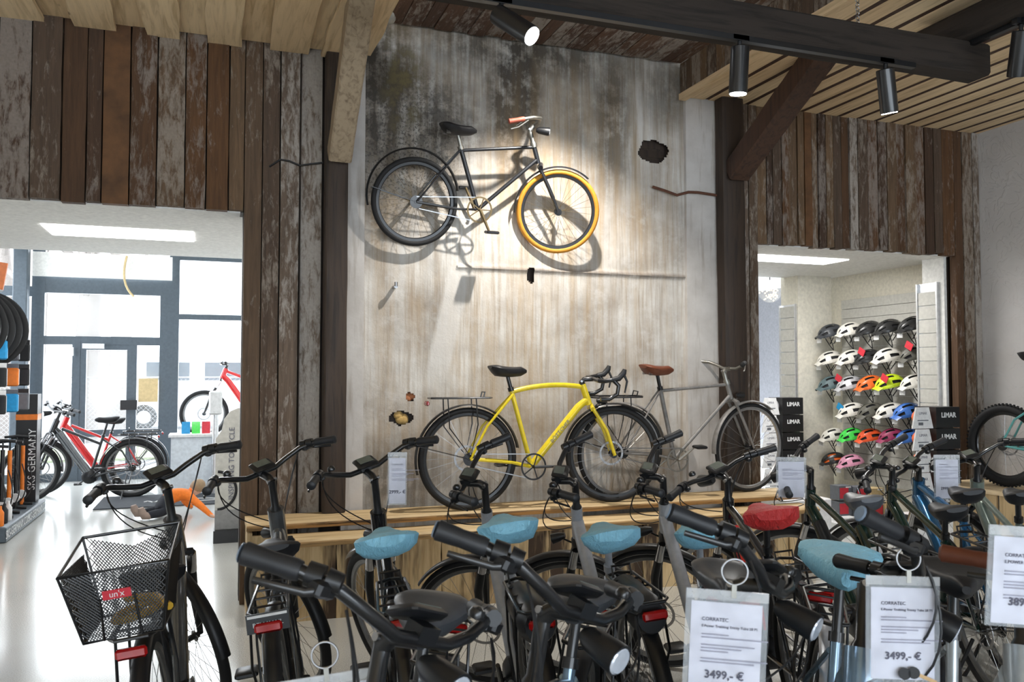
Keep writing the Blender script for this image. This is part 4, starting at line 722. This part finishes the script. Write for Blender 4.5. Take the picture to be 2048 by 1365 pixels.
ft = wthing('floor_mat', (-.2, 10.4, 0), 'dark entrance mat with white lettering in the hall', 'mat'); MB().box((-.4, 10.9, .006), (1.7, 1.0, .012)).build('mat', 'mat_black', ft)
MB().tube([V((-.15 + .45 * math.cos(a) * .5, 10.75 + .1 * math.sin(a), .014)) for a in [i * .3 for i in range(21)]], .01, 4).tube([V((.1 + .03 * i, 10.7 + .05 * math.sin(i * 1.4), .014)) for i in range(12)], .01, 4).tube([V((-.75 + .03 * i, 10.75 + .05 * math.sin(i * 1.4), .014)) for i in range(12)], .01, 4).build('mat_print', 'white_box', ft)
db = wthing('display_board', (.1, 8.05, 0), 'grey standing display board lettered inspiring to cycle', 'display board')
MB().prism([(0, .11), (.4, .11), (.4, 1.2), (.19, 1.2), (.12, 1.17), (.07, 1.1), (.05, 1.0), (0, .92)], .03, Matrix.Translation((.02, 8.05, 0))).build('board', 'slat', db); MB().box((.22, 8.08, .055), (.42, .2, .11)).build('base', 'black_box', db); MB().box((.22, 8.045, .2), (.4, .004, .17)).build('gravel_picture', 'granite', db); MB().torus(.17, .012, 30, 6, Matrix.Translation((.03, 8.045, .46)), ry=.003, a0=-1.5, a1=1.5).build('wheel_picture', 'rubber', db)
text('INSPIRING TO CYCLE', .068, Matrix.Translation((.16, 8.046, .7)) @ Matrix.Rotation(R_(-90), 4, 'Y') @ Matrix.Rotation(R_(90), 4, 'X'), 'ink', db)
# child playing on the floor
def child():
    J = {'hip': (0, 0, .2), 'waist': (.13, .0, .235), 'chest': (.26, 0, .235), 'neck': (.34, 0, .25), 'head': (.41, -.01, .285), 'top': (.45, -.01, .32), 'ls': (.29, .1, .235), 'le': (.36, .19, .12), 'lh': (.45, .2, .035), 'rs': (.29, -.1, .225), 're': (.36, -.27, .13), 'rh': (.42, -.42, .035), 'rf': (.44, -.48, .025), 'lk': (.06, .1, .08), 'la': (-.17, .11, .055), 'rk': (.05, -.1, .08), 'ra': (-.18, -.11, .055)}
    E = [('hip', 'waist'), ('waist', 'chest'), ('chest', 'neck'), ('neck', 'head'), ('head', 'top'), ('chest', 'ls'), ('ls', 'le'), ('le', 'lh'), ('chest', 'rs'), ('rs', 're'), ('re', 'rh'), ('rh', 'rf'), ('hip', 'lk'), ('lk', 'la'), ('hip', 'rk'), ('rk', 'ra')]
    rad = dict(hip=.098, waist=.095, chest=.095, neck=.045, head=.08, top=.062, ls=.052, le=.04, lh=.026, rs=.052, re=.04, rh=.026, rf=.016, lk=.06, la=.04, rk=.06, ra=.04); names = list(J)
    me = bpy.data.meshes.new('person'); me.from_pydata([J[n] for n in names], [(names.index(a), names.index(b)) for a, b in E], []); ob = bpy.data.objects.new('tmp', me); col.objects.link(ob)
    m1 = ob.modifiers.new('s', 'SKIN'); 
    for i, n in enumerate(names): me.skin_vertices[0].data[i].radius = (rad[n], rad[n]); me.skin_vertices[0].data[i].use_root = n == 'hip'
    ob.modifiers.new('u', 'SUBSURF').levels = 2; dg = bpy.context.evaluated_depsgraph_get(); m2 = bpy.data.meshes.new_from_object(ob.evaluated_get(dg)); bpy.data.objects.remove(ob)
    m2.materials.clear()
    for n in ('shirt_orange', 'trousers', 'skin'): m2.materials.append(MT[n])
    for p in m2.polygons:
        c = p.center; p.use_smooth = True; p.material_index = 2 if (c.x > .345 and c.z > .2) or c.z < .05 and c.x > .4 else (1 if c.x < .08 and not (c.z > .25) else 0)
    root = empty('person', (-.53, 9.6, 0), (0, 0, R_(22))); root.scale = (.95,) * 3; tag(root, 'child in an orange top and dark trousers crawling on the hall floor', 'person')
    bo = bpy.data.objects.new('body', m2); col.objects.link(bo); bo.parent = root
    MB().ball((.425, -.01, .315), .09, 14, 8, (1, .95, .85), Matrix.Rotation(R_(-35), 4, 'Y')).build('hair', 'hair', root)
    for s in (-1, 1): MB().tube([(-.13, s * .11, .05), (-.19, s * .115, .06), (-.22, s * .12, .11), (-.23, s * .12, .15)], [.036, .045, .042, .03], 10).build('shoe', 'shoe', root)
    MB().ball((.48, -.05, .25), .011, 8, 6).ball((.478, -.085, .272), .008, 8, 6).build('face', 'skin', root)
child()

# ------------------------------------------------------------ helmet room beyond the right opening
rc = struct(MB().box((5.5, 7.05, 2.66), (5.2, 2.0, .08)).build('ceiling_helmet_room', 'white_wall')); struct(MB().box((5.4, 10.6, 2.9), (6, 5, .08)).build('ceiling_lounge', 'white_wall'))
struct(MB().box((6.78, 7.0, 1.35), (.1, 2.0, 2.7)).build('wall_helmet_room', 'cream_wall')); struct(MB().box((6.41, 7.96, 1.35), (.46, .3, 2.7)).build('wall_pier', 'cream_wall')); struct(MB().box((5.8, 12.4, 1.5), (6.5, .1, 3)).build('wall_lounge', 'grey_wall')); struct(MB().box((8.4, 10.1, 1.5), (.1, 4.6, 3)).build('wall_lounge_right', 'grey_wall'))
struct(MB().box((3.1, 9.2, 1.5), (.1, 6.4, 3)).build('wall_lounge_left', 'cream_wall'))
tag(MB().box((5.1, 6.72, 2.617), (1.35, .36, .012)).build('ceiling_lamp', 'panel_on'), 'flat light panel in the ceiling of the helmet room', 'ceiling light'); a_down('panel_light_helmets', (5.1, 6.72, 2.6), 1.35, .36, 30); a_down('panel_light_lounge', (5.2, 10.3, 2.84), 1.5, 1.5, 22)
sw = wthing('slat_wall', (6.68, 7.0, .3), 'grey slatted display wall that holds the helmets', 'display wall')
for k in range(19): MB().box((6.68, 7.0, .38 + k * .106), (.03, 1.36, .1)).build('slat', 'slat', sw, smooth=False)
MB().box((6.7, 7.0, 1.33), (.02, 1.36, 2.0)).build('slat_backing', 'alu', sw); MB().box((6.66, 6.5, 1.4), (.02, .02, 2.0)).build('upright', 'alu', sw)
def side_slats(x, y0, y1, z0, z1, lab):
    o = wthing('slat_display', (x, (y0 + y1) / 2, z0), lab, 'display panel'); n = int((z1 - z0) / .13)
    for k in range(n): MB().box((x, (y0 + y1) / 2, z0 + .13 * (k + .5)), (.02, y1 - y0, .122)).build('slat', 'slat', o, smooth=False)
    MB().box((x + .012, (y0 + y1) / 2, (z0 + z1) / 2), (.012, y1 - y0 - .01, z1 - z0)).build('slat_backing', 'alu', o)
    for y in (y0, y1): MB().box((x - .006, y, (z0 + z1) / 2), (.03, .015, z1 - z0)).build('edge_strip', 'alu', o)
side_slats(6.3, 5.99, 6.22, .2, 2.36, 'narrow slatted panel on the jamb of the right opening'); side_slats(6.165, 7.83, 8.1, .2, 2.3, 'narrow slatted panel on the cream pier')
HM = {}
def helmet_meshes():
    def S(a, b, k=1.0): return V((.145 * k * math.sin(a), .1 * k * math.cos(a) * math.sin(b), .125 * k * math.cos(a) * math.cos(b)))
    na, nb = 22, 22; sh = MB(); vs = []; fs = []
    for i in range(na + 1):
        for j in range(nb + 1): a = R_(-86 + 172 * i / na); b = R_(-92 + 184 * j / nb); p = S(a, b); vs.append(p * (1.03 if j % 4 in (0, 1) else 1.0))
    for i in range(na):
        for j in range(nb):
            lane = j % 4 in (2, 3); seg = (i + (j // 4) * 3) % 8
            if lane and 2 <= seg <= 6 and 2 < i < na - 2 and 1 < j < nb - 2: continue
            k = i * (nb + 1) + j; fs.append((k, k + nb + 1, k + nb + 2, k + 1))
    sh.add(vs, fs); HM['shell'] = sh.mesh('shell'); li = MB().grid([[S(R_(-86 + 172 * i / 12), R_(-92 + 184 * j / 12), .9) for j in range(13)] for i in range(13)]); HM['liner'] = li.mesh('liner')
    vz = MB(); vz.grid([[V((.13 + t * .05 - .03 * abs(u) ** 2, u * .085, .012 + .03 * (1 - u * u) - t * .02)) for u in [k / 5 for k in range(-5, 6)]] for t in (0, .5, 1)]); HM['visor'] = vz.mesh('visor')
    st = MB()
    for s in (-1, 1): st.tube([(.05, s * .085, 0), (.03, s * .05, -.1), (.02, 0, -.16)], .005, 5).tube([(-.07, s * .08, 0), (.02, s * .05, -.09)], .005, 5)
    HM['strap'] = st.mesh('strap')
helmet_meshes()
def at_x(px, py, X):
    d = at(px, py, 1) - V((0, 0, 1.5)); return V((0, 0, 1.5)) + d * (X / d.x)
HL = [(1663, 668, 'h_char', 'charcoal helmet first in the top row beside the cream pier'), (1702, 665, 'h_white', 'cream white helmet in the top row between charcoal and black ones'), (1740, 663, 'h_black', 'glossy black helmet in the top row next to the cream white one'), (1780, 660, 'h_black', 'matt black helmet in the middle of the black ones in the top row'), (1828, 655, 'h_black', 'large black helmet at the end of the top row'),
    (1662, 722, 'h_white', 'white helmet below the charcoal helmet'), (1703, 720, 'h_white', 'white helmet second in the second row beside a red tag'), (1738, 720, 'h_black', 'black helmet between white helmets in the second row'), (1777, 717, 'h_white', 'white and grey helmet next to the olive helmet'), (1830, 714, 'h_olive', 'olive helmet at the end of the second row'),
    (1664, 772, 'h_slate', 'slate blue helmet with a red tag in the third row'), (1702, 773, 'h_silver', 'silver helmet between slate blue and orange ones'), (1742, 772, 'h_orange', 'orange helmet beside the lime yellow one'), (1781, 770, 'h_lime', 'lime yellow helmet in the third row'), (1833, 770, 'h_white', 'white helmet to the right of the lime yellow one'),
    (1705, 826, 'h_white', 'white helmet with a blue tag in the fourth row'), (1744, 827, 'h_olive', 'olive helmet with orange trim in the fourth row'), (1783, 827, 'h_white', 'white and black road helmet in the fourth row'), (1818, 828, 'h_blue', 'pale blue helmet half hidden by the box stack'),
    (1667, 874, 'h_white', 'white child helmet beside the green one'), (1704, 874, 'h_green', 'bright green helmet in the fifth row'), (1741, 876, 'h_red', 'red orange helmet between the green and magenta ones'), (1785, 876, 'h_magenta', 'magenta helmet in the fifth row'), (1820, 878, 'h_blue', 'blue helmet beside the box stack'), (1668, 922, 'h_orange', 'black and orange helmet in the lowest row'), (1703, 927, 'h_pink', 'pink child helmet in the lowest row')]
for px, py, c, lab in HL:
    p = at_x(px, py, 6.47); o = empty('helmet', p - V((0, 0, .02))); o.rotation_euler = (R_(random.uniform(-3, 3)), R_(14), R_(180 - 25 + random.uniform(-8, 8))); k = 1.02 if py < 850 else .92; o.scale = (k, k, k); tag(o, lab, 'helmet', 'helmets on the slatted wall')
    for nm, mt in (('shell', c), ('liner', 'h_orange' if 'black and orange' in lab else 'liner'), ('visor', c), ('strap', 'liner')):
        if 'black and orange' in lab and nm in ('shell', 'visor'): mt = 'h_black'
        m = bpy.data.objects.new(nm, HM[nm]); col.objects.link(m); m.parent = o
        if not HM[nm].materials: HM[nm].materials.append(MT['liner'])
        m.material_slots[0].link = 'OBJECT'; m.material_slots[0].material = MT[mt]
    h = wthing('helmet_hook', p + V((.06, 0, -.05)), 'clear hook under the ' + ' '.join(lab.split()[:9]), 'hook'); MB().box(p + V((.03, 0, -.05)), (.26, .05, .006)).build('bracket', 'clear_plastic', h); MB().box(p + V((-.12, .06, -.08)), (.004, .07, .045)).build('price_tag', 'white_plastic', h)
for px, py, c, wh in [(1677, 757, 'red', 'the slate blue helmet'), (1723, 704, 'red', 'the white helmet left of the black one'), (1818, 692, 'red', 'the olive helmet ending its row'), (1769, 757, 'red', 'the lime yellow helmet'), (1680, 815, 'blue', 'the white helmet in the fourth row')]: p = at_x(px, py, 6.36); tag(MB().box(p, (.006, .09, .07), Matrix.Rotation(R_(30), 4, 'X')).build('swing_tag', 'label_' + c), c + ' swing tag tied to ' + wh, 'tag')
def stack(x, y, n, s, lab, z0):
    for k in range(n):
        z = z0 + k * .19 * s; pos = ['lowest', 'second', 'third', 'fourth', 'fifth', 'sixth'][k] if k < n - 1 else 'topmost'
        o = wthing('helmet_box', (x, y, z), f'{pos} black and white helmet box in the stack {lab}', 'box', 'helmet boxes ' + lab)
        MB().box((x + .12 * s, y, z + .092 * s), (.27 * s, .24, .18 * s)).build('carton', 'black_box', o, smooth=False)
        MB().prism([(-.29 * s, 0), (-.06 * s, 0), (-.105 * s, .183 * s), (-.245 * s, .183 * s)], .015, Matrix.Translation((x, y - .13, z))).build('front_flap', 'white_box', o); MB().ball((x - .06 * s, y, z + .09 * s), .08 * s, 10, 8, (1, 1, .9)).build('helmet_inside', 'h_orange' if 'jamb' in lab else 'h_silver', o)
        text('LIMAR', .06 * s, TXY((x + .125 * s, y - .122, z + .11 * s)), 'white_box', o, bold=.002); text('LIMAR', .032 * s, TXY((x - .175 * s, y - .131, z + .13 * s)), 'ink', o)
        MB().box((x - .175 * s, y - .1315, z + .07 * s), (.12 * s, .002, .008)).box((x - .2 * s, y - .1315, z + .04 * s), (.05 * s, .002, .025 * s)).build('flap_print', 'box_grey', o)
stack(5.86, 5.72, 5, .98, 'by the jamb of the opening', .3); stack(5.83, 7.75, 6, 1.0, 'in front of the cream pier', .12)
tag(MB().box((5.86, 5.72, .15), (.6, .3, .29)).build('box_plinth', 'white_box'), 'white plinth under the helmet boxes by the jamb', 'plinth'); tag(MB().box((5.83, 7.75, .06), (.6, .35, .115)).build('box_plinth', 'white_box'), 'white plinth under the helmet boxes by the pier', 'plinth')
tag(MB().bevbox((4.95, 6.35, .2), (.5, .4, .4), .01).build('display_table', 'white_box'), 'white display table beneath the red boxes', 'table')
tag(MB().box((6.0, 6.7, .05), (.9, .6, .1)).build('display_table', 'white_box'), 'white display table next to the helmet wall', 'table')
for k, (px, py, c) in enumerate([(1682, 985, 'label_red'), (1716, 987, 'label_red'), (1682, 1016, 'box_grey'), (1716, 1018, 'label_red'), (1750, 1018, 'box_grey'), (1745, 990, 'carton'), (1775, 1020, 'carton')]):
    p = at(px, py, 8.1); o = wthing('product_box', p, ['red box upper left', 'red box upper right', 'dark grey box lower left', 'red box lower middle', 'dark grey box lower right', 'upper cardboard box', 'lower cardboard box'][k] + ' in the pile under the helmets', 'box'); MB().box(p, (.15, .13, .135)).build('carton', 'box_grey' if c != 'carton' else 'carton', o, smooth=False); MB().box(p + V((-.02, -.067, 0)), (.1, .003, .1)).build('label', c if c != 'box_grey' else 'label_red', o); MB().box(p + V((.03, -.067, .055)), (.06, .004, .012)).build('brand_strip', 'white_box', o)
o = wthing('globe_lamp', tuple(at(1540, 583, 11)), 'glass globe lamp full of small warm bulbs', 'lamp'); c = at(1540, 583, 11); MB().ball(c, .15, 20, 14).build('globe', 'clear_glass', o); MB().cyl(c + V((0, 0, .15)), (c.x, c.y, 2.86), .006, 6).build('cord', 'black_plastic', o); b = MB()
for k in range(60): d = V((random.gauss(0, 1), random.gauss(0, 1), random.gauss(0, 1))).normalized() * random.uniform(.05, .135); b.ball(c + d, .009, 6, 4)
b.build('bulbs', 'bulb_warm', o)
tag(MB().box((6.1, 11.6, .5), (1.4, .5, 1.0)).build('bar_counter', 'black_box'), 'black bar counter at the grey lounge wall', 'counter'); tag(MB().box((6.35, 11.75, 1.2), (.3, .3, .4)).build('coffee_machine', 'black_plastic'), 'black machine on the bar counter', 'machine')
tag(MB().lathe([(.035, 0), (.038, .02), (.038, .16), (.013, .2), (.013, .27)], 12, Matrix.Translation((6.35, 11.75, 1.4))).build('bottle', 'olive_glass'), 'golden bottle standing on the black machine', 'bottle')
for k in range(5): tag(MB().lathe([(.03, 0), (.038, .01), (.04, .08), (.036, .08), (.03, .015)], 12, Matrix.Translation((5.72 + .085 * k, 11.5, 1.0))).build('cup', 'white_plastic'), 'white cup in the row on the bar counter', 'cup', 'white cups on the bar counter')
bike('lime yellow mountain bike parked behind the left helmet boxes', (5.2, 9.2), R_(60), kind='mtb', col_='lime', sz=.95, steer=10, bar='flat', rise=.06, rack=False, fender=None, lamp=None, tail=False, saddle='sport', lean=-3, cables=False, tr=.028, disp=False)
bike('lime and grey bike parked farther back in the lounge', (5.6, 9.6), R_(62), kind='mtb', col_='vintage_grey', col2='lime', sz=.95, steer=0, bar='flat', rise=.06, rack=False, fender=None, lamp=None, tail=False, saddle='sport', lean=-3, cables=False, tr=.028, disp=False)
